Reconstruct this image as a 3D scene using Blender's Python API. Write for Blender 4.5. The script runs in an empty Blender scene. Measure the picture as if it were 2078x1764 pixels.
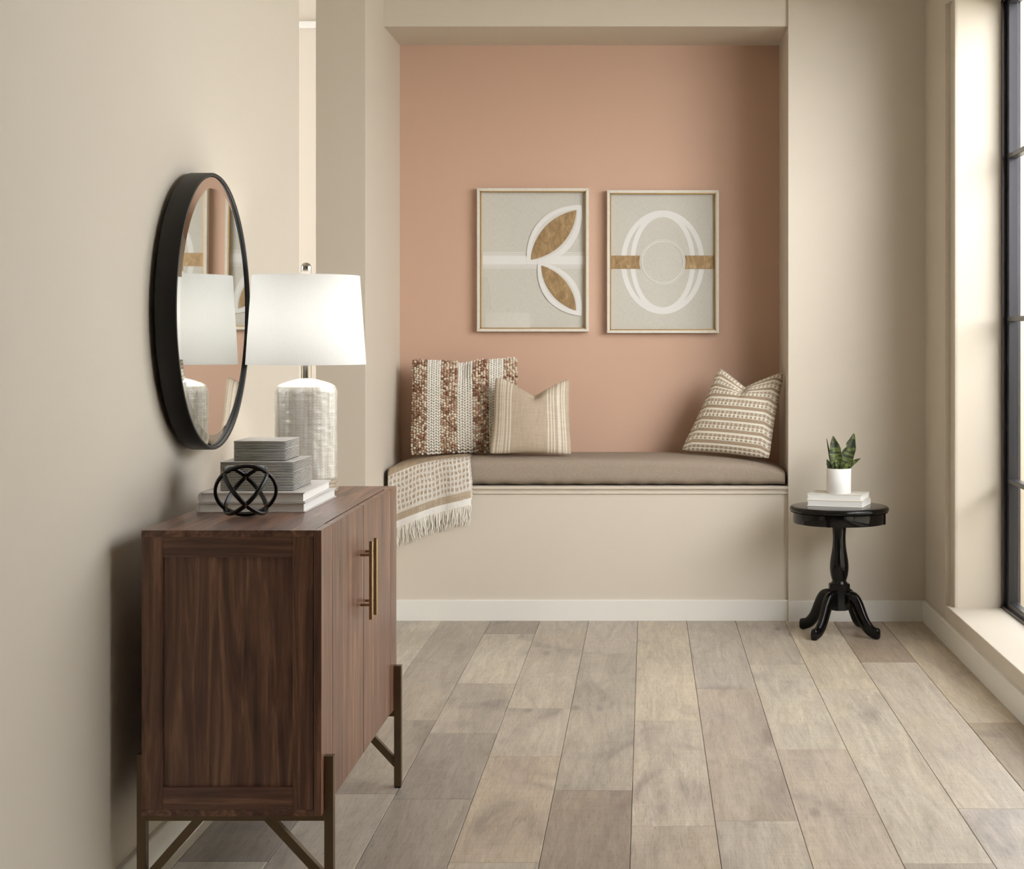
import bpy, bmesh, math, random
import numpy as np
from mathutils import Vector, Matrix

random.seed(7)
rng = np.random.default_rng(7)
scene = bpy.context.scene
COL = scene.collection

# ------------------------------------------------------------------ camera
F_PX, W_PX = 3260.0, 2078.0
cam_d = bpy.data.cameras.new('camera')
cam_d.sensor_fit = 'HORIZONTAL'
cam_d.sensor_width = 36.0
cam_d.lens = F_PX / W_PX * 36.0
cam_d.shift_x = -(1312 - 1039) / W_PX
cam_d.shift_y = -(882 - 687) / W_PX
cam_d.clip_start = 0.05
cam = bpy.data.objects.new('camera', cam_d)
cam.location = (0, 0, 1.2)
cam.rotation_euler = (math.radians(90), 0, 0)
COL.objects.link(cam)
scene.camera = cam

# ------------------------------------------------------------------ world / daylight / exposure
world = bpy.data.worlds.new('overcast_sky')
scene.world = world
world.use_nodes = True
bg = world.node_tree.nodes['Background']
bg.inputs['Color'].default_value = (0.95, 0.98, 1.02, 1)
bg.inputs['Strength'].default_value = 3.25
scene.view_settings.view_transform = 'Standard'
scene.view_settings.look = 'None'
scene.view_settings.gamma = 1.0
scene.view_settings.use_curve_mapping = False
scene.view_settings.exposure = 0.87


sun_d = bpy.data.lights.new('hazy_sun', 'SUN')
sun_d.energy = 2.4
sun_d.angle = math.radians(42)
sun_d.color = (1.0, 1.0, 0.99)
sun = bpy.data.objects.new('hazy_sun', sun_d)
sun.rotation_euler = Vector((-0.56, 0.80, -0.17)).to_track_quat('-Z', 'Y').to_euler()
sun.location = (6, -4, 5)
COL.objects.link(sun)


def portal(name, loc, rot, sx, sy):
    d = bpy.data.lights.new(name, 'AREA')
    d.shape = 'RECTANGLE'
    d.size, d.size_y = sx, sy
    d.cycles.is_portal = True
    o = bpy.data.objects.new(name, d)
    o.location = loc
    o.rotation_euler = rot
    COL.objects.link(o)


WIN_Y0, WIN_Y1, WIN_Z0, WIN_Z1 = 2.75, 6.29, 0.145, 2.522
portal('window_portal', (1.50, (WIN_Y0 + WIN_Y1) / 2, (WIN_Z0 + WIN_Z1) / 2), (0, math.radians(90), 0), WIN_Z1 - WIN_Z0, WIN_Y1 - WIN_Y0)
portal('hall_portal', (-2.34, 6.925, 1.45), (0, math.radians(-90), 0), 2.7, 0.85)


# ------------------------------------------------------------------ helpers
def s2l(r, g, b):
    def f(c):
        c /= 255.0
        return c / 12.92 if c <= 0.04045 else ((c + 0.055) / 1.055) ** 2.4
    return (f(r), f(g), f(b), 1.0)


class NT:
    """small node builder"""
    def __init__(self, name):
        self.m = bpy.data.materials.new(name)
        self.m.use_nodes = True
        self.t = self.m.node_tree
        self.b = self.t.nodes['Principled BSDF']

    def n(self, kind, **kw):
        nd = self.t.nodes.new(kind)
        for k, v in kw.items():
            setattr(nd, k, v)
        return nd

    def l(self, a, b):
        self.t.links.new(a, b)

    def p(self, **kw):
        for k, v in kw.items():
            self.b.inputs[k.replace('_', ' ')].default_value = v
        return self

    def coord(self, scale=(1, 1, 1), rand=False):
        tc = self.n('ShaderNodeTexCoord')
        mp = self.n('ShaderNodeMapping')
        mp.inputs['Scale'].default_value = scale
        if rand:
            oi = self.n('ShaderNodeObjectInfo')
            mu = self.n('ShaderNodeVectorMath', operation='MULTIPLY_ADD')
            cb = self.n('ShaderNodeCombineXYZ')
            for i in range(3):
                self.l(oi.outputs['Random'], cb.inputs[i])
            mu.inputs[1].default_value = (13.7, 29.3, 17.1)
            self.l(cb.outputs[0], mu.inputs[0])
            self.l(tc.outputs['Object'], mu.inputs[2])
            self.l(mu.outputs[0], mp.inputs['Vector'])
        else:
            self.l(tc.outputs['Object'], mp.inputs['Vector'])
        return mp.outputs[0]

    def noise(self, vec, scale, detail=4, rough=0.55, dist=0.0):
        nd = self.n('ShaderNodeTexNoise')
        nd.inputs['Scale'].default_value = scale
        nd.inputs['Detail'].default_value = detail
        nd.inputs['Roughness'].default_value = rough
        nd.inputs['Distortion'].default_value = dist
        self.l(vec, nd.inputs['Vector'])
        return nd.outputs['Fac']

    def ramp(self, fac, stops):
        r = self.n('ShaderNodeValToRGB')
        el = r.color_ramp.elements
        while len(el) < len(stops):
            el.new(0.5)
        for e, (p, c) in zip(el, stops):
            e.position = p
            e.color = c
        self.l(fac, r.inputs['Fac'])
        return r.outputs['Color']

    def mix(self, fac, a, b, blend='MIX'):
        m = self.n('ShaderNodeMix', data_type='RGBA', blend_type=blend)
        for val, idx in ((fac, 0), (a, 6), (b, 7)):
            if hasattr(val, 'is_linked'):
                self.l(val, m.inputs[idx])
            else:
                m.inputs[idx].default_value = val
        return m.outputs[2]

    def base(self, col):
        self.l(col, self.b.inputs['Base Color'])
        return self

    def bump(self, fac, strength=0.2, dist=0.002):
        bp = self.n('ShaderNodeBump')
        bp.inputs['Strength'].default_value = strength
        bp.inputs['Distance'].default_value = dist
        self.l(fac, bp.inputs['Height'])
        self.l(bp.outputs[0], self.b.inputs['Normal'])
        return self


def paint(name, rgb, rough=0.6, tex=0.06):
    t = NT(name)
    c = s2l(*rgb)
    v = t.coord()
    nz = t.noise(v, 3.0, 3)
    d = tuple(x * 0.97 for x in c[:3]) + (1,)
    t.base(t.mix(nz, d, c))
    t.p(Roughness=rough)
    t.bump(t.noise(v, 260, 3), tex, 0.002)
    return t.m


def plain(name, rgb, rough=0.5, metal=0.0, var=0.05, vscale=40, coat=0.0, bump=0.0, bscale=200):
    t = NT(name)
    c = s2l(*rgb)
    v = t.coord()
    d = tuple(x * (1 - var) for x in c[:3]) + (1,)
    t.base(t.mix(t.noise(v, vscale, 3), d, c))
    t.p(Roughness=rough, Metallic=metal)
    if coat:
        t.b.inputs['Coat Weight'].default_value = coat
        t.b.inputs['Coat Roughness'].default_value = 0.08
    if bump:
        t.bump(t.noise(v, bscale, 3), bump, 0.001)
    return t.m


def vcol(name, rough=0.8, bump=0.25, bscale=900, var=0.12, sheen=0.0):
    """colour comes from the mesh's woven-pattern attribute"""
    t = NT(name)
    at = t.n('ShaderNodeAttribute', attribute_name='pattern')
    v = t.coord()
    nz = t.noise(v, bscale, 2)
    k = t.ramp(nz, [(0.3, (1 - var,) * 3 + (1,)), (0.7, (1.0, 1.0, 1.0, 1))])
    t.base(t.mix(1.0, at.outputs['Color'], k, 'MULTIPLY'))
    t.p(Roughness=rough)
    if sheen:
        t.b.inputs['Sheen Weight'].default_value = sheen
    t.bump(nz, bump, 0.001)
    return t.m


def walnut(name, axis, rough=0.34, light=1.0):
    t = NT(name)
    sc = {'x': (1.3, 20, 20), 'y': (20, 1.3, 20), 'z': (20, 20, 1.3)}[axis]
    v = t.coord(sc, rand=True)
    n1 = t.noise(v, 1.6, 5, 0.6, 1.2)
    c = t.ramp(n1, [(0.28, s2l(50, 31, 25)), (0.42, s2l(92, 60, 46)), (0.55, s2l(122, 83, 64)), (0.66, s2l(152, 110, 86)), (0.8, s2l(178, 136, 108))])
    n2 = t.noise(v, 9.0, 4, 0.7, 0.4)
    k = t.ramp(n2, [(0.3, (0.72, 0.70, 0.70, 1)), (0.6, (1.05, 1.05, 1.05, 1))])
    col = t.mix(1.0, c, k, 'MULTIPLY')
    t.base(t.mix(1.0, col, (light, light, light, 1), 'MULTIPLY'))
    t.p(Roughness=rough)
    t.b.inputs['Coat Weight'].default_value = 0.22
    t.b.inputs['Coat Roughness'].default_value = 0.3
    t.bump(n2, 0.08, 0.0006)
    return t.m


M = {}
M['wall'] = paint('beige_wall_paint', (211, 201, 186))
M['clay'] = paint('terracotta_wall_paint', (200, 165, 143))
M['white_trim'] = paint('white_trim_paint', (232, 229, 222), 0.4, 0.02)
M['ceiling'] = paint('ceiling_paint', (235, 232, 226))
M['ground'] = paint('pale_gravel', (248, 244, 224), 0.9)
M['frame_black'] = plain('black_window_metal', (42, 41, 46), 0.3, 0.3, 0.15, 60, bump=0.1, bscale=300)
M['walnut_x'] = walnut('walnut_grain_across', 'x')
M['walnut_y'] = walnut('walnut_grain_long', 'y')
M['walnut_z'] = walnut('walnut_grain_upright', 'z')
M['bronze'] = plain('antique_bronze_metal', (108, 92, 72), 0.38, 0.75, 0.12, 30)
M['brass'] = plain('satin_brass_metal', (172, 152, 122), 0.28, 0.95, 0.06, 30)
M['black_metal'] = plain('black_lacquered_metal', (16, 15, 17), 0.28, 0.2, 0.2, 60)
M['black_wood'] = plain('black_lacquered_wood', (9, 8, 8), 0.13, 0.0, 0.2, 50)
for _n in M['black_wood'].node_tree.nodes:
    if _n.type == 'BSDF_PRINCIPLED':
        _n.inputs['IOR'].default_value = 1.38
M['mirror_black'] = plain('matte_black_frame', (11, 9, 9), 0.5, 0.0, 0.2, 80)
M['nickel'] = plain('brushed_nickel', (190, 184, 176), 0.22, 1.0, 0.05, 60)
M['gold_stud'] = plain('gold_stud_metal', (205, 168, 104), 0.25, 1.0, 0.05, 60)
_t = NT('white_linen_shade')
_v = _t.coord()
_c = _t.ramp(_t.noise(_v, 500, 2), [(0.3, (0.86, 0.86, 0.85, 1)), (0.7, (0.92, 0.92, 0.91, 1))])
_t.base(_c)
_t.p(Roughness=0.9)
_tl = _t.n('ShaderNodeBsdfTranslucent')
_t.l(_c, _tl.inputs['Color'])
_mx = _t.n('ShaderNodeMixShader')
_mx.inputs[0].default_value = 0.4
_t.l(_t.b.outputs[0], _mx.inputs[1])
_t.l(_tl.outputs[0], _mx.inputs[2])
_t.l(_mx.outputs[0], [n for n in _t.t.nodes if n.type == 'OUTPUT_MATERIAL'][0].inputs['Surface'])
M['shade'] = _t.m
M['white_ceramic'] = plain('white_matte_ceramic', (240, 239, 238), 0.45, 0.0, 0.02, 30)
M['soil'] = plain('dark_potting_soil', (48, 38, 30), 0.95, 0.0, 0.5, 200, bump=0.5, bscale=300)
M['book_cream'] = plain('cream_book_cloth', (226, 220, 208), 0.6, 0.0, 0.05, 200, bump=0.1, bscale=800)
M['book_grey'] = plain('pale_grey_book_cloth', (214, 209, 206), 0.55, 0.0, 0.06, 150, bump=0.1, bscale=800)
M['linen'] = plain('taupe_cushion_fabric', (174, 158, 141), 0.9, 0.0, 0.42, 210, bump=0.35, bscale=700)
M['lamp_foot'] = plain('clear_tan_lamp_foot', (196, 182, 158), 0.12, 0.0, 0.1, 30, coat=0.5)
M['white_wash'] = plain('whitewashed_wood', (226, 219, 206), 0.6, 0.0, 0.22, 90, bump=0.2, bscale=200)
M['gilt'] = plain('gilded_liner', (196, 160, 104), 0.35, 0.6, 0.15, 60)


def pages_mat():
    t = NT('book_page_edges')
    v = t.coord((1, 1, 900))
    t.base(t.ramp(t.noise(v, 1.0, 2), [(0.3, s2l(222, 219, 214)), (0.7, s2l(244, 243, 240))]))
    t.p(Roughness=0.8)
    return t.m


M['pages'] = pages_mat()


def mirror_mat():
    t = NT('mirror_silver')
    v = t.coord()
    t.base(t.ramp(t.noise(v, 2.0, 1), [(0.0, (0.80, 0.81, 0.79, 1)), (1.0, (0.84, 0.85, 0.83, 1))]))
    t.p(Metallic=1.0, Roughness=0.015)
    return t.m


M['mirror'] = mirror_mat()


def glass_mat(name, refl):
    t = NT(name)
    nt = t.t
    nt.nodes.remove(t.b)
    out = [n for n in nt.nodes if n.type == 'OUTPUT_MATERIAL'][0]
    tr = t.n('ShaderNodeBsdfTransparent')
    gl = t.n('ShaderNodeBsdfGlossy')
    gl.inputs['Roughness'].default_value = 0.01
    lw = t.n('ShaderNodeLayerWeight')
    lw.inputs['Blend'].default_value = 0.5
    pw = t.n('ShaderNodeMath', operation='POWER')
    pw.inputs[1].default_value = 5.0
    t.l(lw.outputs['Facing'], pw.inputs[0])
    fr = t.n('ShaderNodeMath', operation='MULTIPLY_ADD')
    fr.inputs[1].default_value = 0.9
    fr.inputs[2].default_value = refl
    t.l(pw.outputs[0], fr.inputs[0])
    mx = t.n('ShaderNodeMixShader')
    t.l(fr.outputs[0], mx.inputs[0])
    t.l(tr.outputs[0], mx.inputs[1])
    t.l(gl.outputs[0], mx.inputs[2])
    t.l(mx.outputs[0], out.inputs['Surface'])
    return t.m


M['glass'] = glass_mat('clear_glass', 0.045)


def canvas_mat():
    t = NT('woven_linen_canvas')
    v1 = t.coord((1500, 1500, 60))
    v2 = t.coord((60, 1500, 1500))
    a = t.noise(v1, 1.0, 2)
    b = t.noise(v2, 1.0, 2)
    s = t.n('ShaderNodeMath', operation='ADD')
    t.l(a, s.inputs[0])
    t.l(b, s.inputs[1])
    h = t.n('ShaderNodeMath', operation='MULTIPLY')
    h.inputs[1].default_value = 0.5
    t.l(s.outputs[0], h.inputs[0])
    t.base(t.ramp(h.outputs[0], [(0.35, s2l(196, 192, 181)), (0.6, s2l(219, 216, 206))]))
    t.p(Roughness=0.9)
    return t.m


M['canvas'] = canvas_mat()
M['art_white'] = plain('white_wash_paint', (238, 236, 233), 0.85, 0.0, 0.05, 120)
M['art_pale'] = plain('thin_white_wash_paint', (226, 223, 216), 0.85, 0.0, 0.05, 120)


def goldleaf_mat():
    t = NT('gold_leaf_paint')
    v = t.coord((6, 6, 2.5))
    n1 = t.noise(v, 7.0, 6, 0.65, 1.5)
    t.base(t.ramp(n1, [(0.3, s2l(140, 112, 76)), (0.55, s2l(178, 148, 106)), (0.75, s2l(206, 182, 144))]))
    t.p(Roughness=0.5, Metallic=0.25)
    return t.m


M['gold_leaf'] = goldleaf_mat()


def box_stripes_mat():
    t = NT('striped_bone_box')
    at = t.n('ShaderNodeAttribute', attribute_name='pattern')
    v = t.coord((8, 8, 60))
    k = t.ramp(t.noise(v, 4.0, 4), [(0.3, (0.72, 0.71, 0.70, 1)), (0.65, (1, 1, 1, 1))])
    t.base(t.mix(1.0, at.outputs['Color'], k, 'MULTIPLY'))
    t.p(Roughness=0.35)
    return t.m


M['box_stripes'] = box_stripes_mat()


def ceramic_mat():
    t = NT('pearl_glazed_ceramic')
    v = t.coord((60, 60, 3))
    v2 = t.coord((1, 1, 1))
    n1 = t.noise(v, 1.0, 3)
    c1 = t.ramp(n1, [(0.3, s2l(196, 188, 176)), (0.5, s2l(222, 217, 208)), (0.7, s2l(238, 236, 232))])
    n2 = t.noise(t.coord((260, 260, 420)), 1.0, 2)
    k = t.ramp(n2, [(0.30, (0.66, 0.63, 0.59, 1)), (0.40, (1, 1, 1, 1))])
    t.base(t.mix(1.0, c1, k, 'MULTIPLY'))
    t.p(Roughness=0.2)
    t.b.inputs['Coat Weight'].default_value = 0.7
    t.b.inputs['Coat Roughness'].default_value = 0.05
    t.bump(n2, 0.25, 0.002)
    return t.m


M['ceramic'] = ceramic_mat()


def plank_mat():
    t = NT('limed_oak_plank')
    oi = t.n('ShaderNodeObjectInfo')
    v = t.coord((10, 1.0, 10), rand=True)
    vw = t.coord((2.2, 0.9, 2.2), rand=True)
    vs = t.coord((6, 60, 6), rand=True)
    n1 = t.noise(v, 2.2, 6, 0.62, 1.4)
    n2 = t.noise(t.coord((26, 1.6, 26), rand=True), 9, 5, 0.72, 1.2)
    n3 = t.noise(vw, 2.4, 3, 0.5, 0.8)
    n4 = t.noise(vs, 1.4, 3, 0.5)
    g1 = t.ramp(n1, [(0.3, (0.77, 0.75, 0.73, 1)), (0.7, (1.12, 1.12, 1.11, 1))])
    g2 = t.ramp(n2, [(0.32, (0.70, 0.67, 0.65, 1)), (0.48, (1.0, 1.0, 1.0, 1)), (0.7, (1.14, 1.13, 1.12, 1))])
    g3 = t.ramp(n3, [(0.25, (0.68, 0.66, 0.68, 1)), (0.42, (0.98, 0.97, 0.96, 1)), (0.7, (1.1, 1.08, 1.02, 1))])
    g4 = t.ramp(n4, [(0.3, (0.95, 0.94, 0.93, 1)), (0.7, (1.03, 1.03, 1.03, 1))])
    c = t.mix(1.0, oi.outputs['Color'], g1, 'MULTIPLY')
    c = t.mix(1.0, c, g2, 'MULTIPLY')
    c = t.mix(1.0, c, g3, 'MULTIPLY')
    c = t.mix(1.0, c, g4, 'MULTIPLY')
    # knots
    vk = t.n('ShaderNodeTexVoronoi')
    vk.inputs['Scale'].default_value = 1.0
    t.l(t.coord((4.2, 1.6, 0.01), rand=True), vk.inputs['Vector'])
    kn = t.ramp(vk.outputs['Distance'], [(0.03, (0.42, 0.40, 0.42, 1)), (0.09, (1, 1, 1, 1))])
    c = t.mix(0.6, c, t.mix(1.0, c, kn, 'MULTIPLY'))
    t.base(c)
    t.p(Roughness=0.42)
    t.bump(n2, 0.12, 0.0008)
    return t.m


M['plank'] = plank_mat()


def link(name, me, parent=None):
    o = bpy.data.objects.new(name, me)
    COL.objects.link(o)
    if parent is not None:
        o.parent = parent
    return o


def wloc(p):
    v = Vector((0, 0, 0))
    while p is not None:
        v += p.location
        p = p.parent
    return v


def tag(o, label=None, cat=None, group=None, kind=None):
    if label:
        o['label'] = label
    if cat:
        o['category'] = cat
    if group:
        o['group'] = group
    if kind:
        o['kind'] = kind
    return o


def thing(name, label, cat, loc, group=None):
    o = bpy.data.objects.new(name, None)
    o.location = loc
    o.empty_display_size = 0.05
    COL.objects.link(o)
    return tag(o, label, cat, group)


class MB:
    """collects shapes in world coordinates; build() links them as one mesh"""
    def __init__(self):
        self.bm = bmesh.new()

    def box(self, x0, x1, y0, y1, z0, z1, bev=0.0, seg=2):
        r = bmesh.ops.create_cube(self.bm, size=1.0)
        vs = r['verts']
        for v in vs:
            v.co = Vector(((x0 + x1) / 2 + v.co.x * (x1 - x0), (y0 + y1) / 2 + v.co.y * (y1 - y0), (z0 + z1) / 2 + v.co.z * (z1 - z0)))
        if bev > 0:
            es = list({e for v in vs for e in v.link_edges})
            bmesh.ops.bevel(self.bm, geom=es, offset=bev, segments=seg, affect='EDGES', profile=0.6)
        return self

    def bar(self, a, b, w, h, up=(0, 0, 1), bev=0.0):
        a, b = Vector(a), Vector(b)
        d = (b - a)
        L = d.length
        d.normalize()
        s = d.cross(Vector(up)).normalized()
        u = s.cross(d)
        r = bmesh.ops.create_cube(self.bm, size=1.0)
        vs = r['verts']
        for v in vs:
            c = v.co.copy()
            v.co = (a + b) / 2 + d * (c.x * L) + s * (c.y * w) + u * (c.z * h)
        if bev > 0:
            es = list({e for v in vs for e in v.link_edges})
            bmesh.ops.bevel(self.bm, geom=es, offset=bev, segments=2, affect='EDGES')
        return self

    def lathe(self, prof, c=(0, 0, 0), axis='z', seg=48):
        """prof: (radius, height) list; closed where radius is 0"""
        rings = []
        for r, h in prof:
            ring = []
            if r <= 1e-6:
                ring = [self._pt(c, axis, 0, 0, h)]
            else:
                for k in range(seg):
                    a = 2 * math.pi * k / seg
                    ring.append(self._pt(c, axis, r * math.cos(a), r * math.sin(a), h))
            rings.append(ring)
        for A, B in zip(rings, rings[1:]):
            if len(A) == 1 and len(B) == 1:
                continue
            for k in range(seg):
                k2 = (k + 1) % seg
                if len(A) == 1:
                    self.bm.faces.new((A[0], B[k2], B[k]))
                elif len(B) == 1:
                    self.bm.faces.new((A[k], A[k2], B[0]))
                else:
                    self.bm.faces.new((A[k], A[k2], B[k2], B[k]))
        return self

    def _pt(self, c, axis, a, b, h):
        if axis == 'z':
            p = (c[0] + a, c[1] + b, c[2] + h)
        elif axis == 'x':
            p = (c[0] + h, c[1] + a, c[2] + b)
        else:
            p = (c[0] + a, c[1] + h, c[2] + b)
        return self.bm.verts.new(p)

    def tube(self, pts, rad, seg=8, cap=True, flat=None):
        """round tube along points; rad number or list; flat=(w,h,up) for a rounded bar"""
        n = len(pts)
        pts = [Vector(p) for p in pts]
        rad = rad if isinstance(rad, (list, tuple)) else [rad] * n
        rings = []
        nrm = None
        for i, p in enumerate(pts):
            d = (pts[min(i + 1, n - 1)] - pts[max(i - 1, 0)]).normalized()
            if flat:
                s = d.cross(Vector(flat[2])).normalized()
                u = s.cross(d)
            else:
                if nrm is None:
                    nrm = Vector((1, 0, 0)) if abs(d.x) < 0.8 else Vector((0, 1, 0))
                s = (nrm - d * nrm.dot(d)).normalized()
                nrm = s
                u = d.cross(s)
            ring = []
            for k in range(seg):
                a = 2 * math.pi * k / seg
                ca, sa = math.cos(a), math.sin(a)
                if flat:
                    e = 0.6
                    ca = math.copysign(abs(ca) ** e, ca) * flat[0]
                    sa = math.copysign(abs(sa) ** e, sa) * flat[1]
                ring.append(self.bm.verts.new(p + s * (ca * rad[i]) + u * (sa * rad[i])))
            rings.append(ring)
        for A, B in zip(rings, rings[1:]):
            for k in range(seg):
                k2 = (k + 1) % seg
                self.bm.faces.new((A[k], A[k2], B[k2], B[k]))
        if cap:
            self.bm.faces.new(rings[0][::-1])
            self.bm.faces.new(rings[-1])
        return self

    def prism(self, poly, axis, a, b):
        """poly of 2D points extruded along axis from a to b"""
        def P(q, h):
            if axis == 'x':
                return (h, q[0], q[1])
            if axis == 'y':
                return (q[0], h, q[1])
            return (q[0], q[1], h)
        A = [self.bm.verts.new(P(q, a)) for q in poly]
        B = [self.bm.verts.new(P(q, b)) for q in poly]
        n = len(poly)
        for k in range(n):
            self.bm.faces.new((A[k], A[(k + 1) % n], B[(k + 1) % n], B[k]))
        self.bm.faces.new(A[::-1])
        self.bm.faces.new(B)
        return self

    def build(self, name, mat, parent=None, smooth=False, angle=40):
        o0 = wloc(parent)
        bmesh.ops.translate(self.bm, verts=self.bm.verts, vec=-o0)
        bmesh.ops.recalc_face_normals(self.bm, faces=self.bm.faces)
        me = bpy.data.meshes.new(name)
        self.bm.to_mesh(me)
        self.bm.free()
        me.materials.append(mat)
        if smooth:
            me.polygons.foreach_set('use_smooth', [True] * len(me.polygons))
            me.set_sharp_from_angle(angle=math.radians(angle))
        return link(name, me, parent)


def np_mesh(name, V, Fq, mat, parent=None, col=None, smooth=True, local=True):
    """quads/tris from numpy; V local to the parent when local"""
    V = np.asarray(V, dtype=np.float32)
    if not local:
        V = V - np.array(wloc(parent), dtype=np.float32)
    Fq = np.asarray(Fq, dtype=np.int32)
    k = Fq.shape[1]
    me = bpy.data.meshes.new(name)
    me.vertices.add(len(V))
    me.vertices.foreach_set('co', V.ravel())
    me.loops.add(Fq.size)
    me.loops.foreach_set('vertex_index', Fq.ravel())
    me.polygons.add(len(Fq))
    me.polygons.foreach_set('loop_start', np.arange(0, Fq.size, k, dtype=np.int32))
    me.polygons.foreach_set('loop_total', np.full(len(Fq), k, dtype=np.int32))
    me.update(calc_edges=True)
    if smooth:
        me.polygons.foreach_set('use_smooth', np.ones(len(Fq), dtype=bool))
    if col is not None:
        at = me.attributes.new('pattern', 'FLOAT_COLOR', 'POINT')
        c4 = np.ones((len(V), 4), dtype=np.float32)
        c4[:, :3] = col
        at.data.foreach_set('color', c4.ravel())
    me.materials.append(mat)
    return link(name, me, parent)


def grid_faces(nx, ny, wrap=False):
    i = np.arange(nx if wrap else nx - 1)
    j = np.arange(ny - 1)
    I, J = np.meshgrid(i, j, indexing='ij')
    I2 = (I + 1) % nx
    return np.stack([I * ny + J, I2 * ny + J, I2 * ny + J + 1, I * ny + J + 1], -1).reshape(-1, 4)


def lin(r, g, b):
    return np.array(s2l(r, g, b)[:3])


def fnoise(shape, cells, seed=0):
    """smooth value noise on a 2D grid"""
    r = np.random.default_rng(seed)
    g = r.random((cells[0] + 2, cells[1] + 2))
    x = np.linspace(0, cells[0], shape[0], endpoint=False)
    y = np.linspace(0, cells[1], shape[1], endpoint=False)
    xi, yi = x.astype(int), y.astype(int)
    xf, yf = x - xi, y - yi
    xf, yf = xf * xf * (3 - 2 * xf), yf * yf * (3 - 2 * yf)
    a = g[np.ix_(xi, yi)]
    b = g[np.ix_(xi + 1, yi)]
    c = g[np.ix_(xi, yi + 1)]
    d = g[np.ix_(xi + 1, yi + 1)]
    XF, YF = xf[:, None], yf[None, :]
    return a * (1 - XF) * (1 - YF) + b * XF * (1 - YF) + c * (1 - XF) * YF + d * XF * YF


def sstep(x, a, b):
    t = np.clip((x - a) / (b - a), 0, 1)
    return t * t * (3 - 2 * t)


def struct(name, mb, mat, smooth=False, label=None):
    o = mb.build(name, mat, None, smooth)
    o['kind'] = 'structure'
    if label:
        o['label'] = label
    return o


# ------------------------------------------------------------------ the room
XL, XR = -1.114, 1.184          # left and right wall faces
YB, YN = 6.84, 7.28             # bench front, niche back
YR = 6.82                       # back wall right of the niche
XN0, XN1 = -1.118, 0.602        # niche sides
CEIL = 2.95
REAR = -4.0
NZ = 2.528                      # niche head

struct('ground', MB().box(1.75, 14, -8, 14, -0.62, -0.5), M['ground'], label='pale sunlit ground outside the tall window')
struct('wall_light_block', MB().box(2.7, 2.85, -6, 13.5, -0.5, 1.40), M['ground'], label='pale wall added outside the window to block low light')  # added outside to keep low sun off the bench front
floor = struct('floor', MB().box(-3.3, 1.7, REAR - 0.1, 7.6, -0.12, -0.016), M['walnut_y'], label='pale limed oak plank floor')

# planks: columns of a fixed width running away from the camera, butt joints read off the photograph
PW = 0.2077
X0 = -0.0378
JOINTS = {0: [5.04], -1: [6.12, 4.264], -2: [5.21, 4.607, 3.677], -3: [6.52, 5.59, 4.88, 4.185],
          -4: [5.05], -5: [6.2, 4.62], -6: [5.4], 1: [5.50], 2: [5.91, 4.69], 3: [5.5, 3.67], 4: [5.95, 4.098], 5: [5.015]}
PCOL = [(190, 176, 158), (178, 165, 149), (196, 185, 166), (184, 167, 146), (172, 157, 141), (200, 184, 158), (187, 174, 160)]
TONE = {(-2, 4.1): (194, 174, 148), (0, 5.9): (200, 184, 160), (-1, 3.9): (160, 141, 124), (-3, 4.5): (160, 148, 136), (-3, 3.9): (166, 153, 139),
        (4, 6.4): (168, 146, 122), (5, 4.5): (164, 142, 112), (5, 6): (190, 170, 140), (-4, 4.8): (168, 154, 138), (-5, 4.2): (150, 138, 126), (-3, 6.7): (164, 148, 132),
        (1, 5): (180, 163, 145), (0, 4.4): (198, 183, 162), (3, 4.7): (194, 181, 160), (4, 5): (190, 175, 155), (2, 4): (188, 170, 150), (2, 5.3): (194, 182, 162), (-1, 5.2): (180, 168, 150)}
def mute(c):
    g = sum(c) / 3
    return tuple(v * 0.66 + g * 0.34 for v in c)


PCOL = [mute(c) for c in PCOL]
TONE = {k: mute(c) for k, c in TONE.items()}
pr = random.Random(11)
for k in range(-6, 6):
    xa, xb = X0 + PW * k, X0 + PW * (k + 1)
    xa, xb = max(xa, XL), min(xb, XR)
    js = sorted(JOINTS.get(k, []), reverse=True)
    y = min(js) if js else 5.5
    while y - 0.6 > REAR:
        y -= pr.uniform(0.7, 1.7)
        if y > REAR + 0.3:
            js.append(y)
    cuts = [6.86] + js + [REAR]
    for ya, yb in zip(cuts[1:], cuts[:-1]):
        cx, cy = (xa + xb) / 2, (ya + yb) / 2
        hx, hy = (xb - xa) / 2 - 0.0007, (yb - ya) / 2 - 0.0006
        bm = MB()
        bm.box(-hx, hx, -hy, hy, -0.0155, 0.0, 0.0010, 1)
        o = bm.build('floor_plank', M['plank'])
        o.parent = floor
        o.location = (cx, cy, pr.uniform(-0.0004, 0.0))
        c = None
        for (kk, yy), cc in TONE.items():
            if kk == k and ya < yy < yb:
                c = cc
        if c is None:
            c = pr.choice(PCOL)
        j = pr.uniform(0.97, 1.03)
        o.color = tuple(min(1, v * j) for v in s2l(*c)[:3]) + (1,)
# hall floor beyond the left wall
for i in range(8):
    bm = MB()
    bm.box(-0.1035, 0.1035, -1.2, 1.2, -0.0155, 0, 0.001, 1)
    o = bm.build('floor_plank', M['plank'])
    o.parent = floor
    o.location = (XL - 0.1045 - PW * i, 6.3, 0)
    o.color = s2l(*pr.choice(PCOL))

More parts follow.
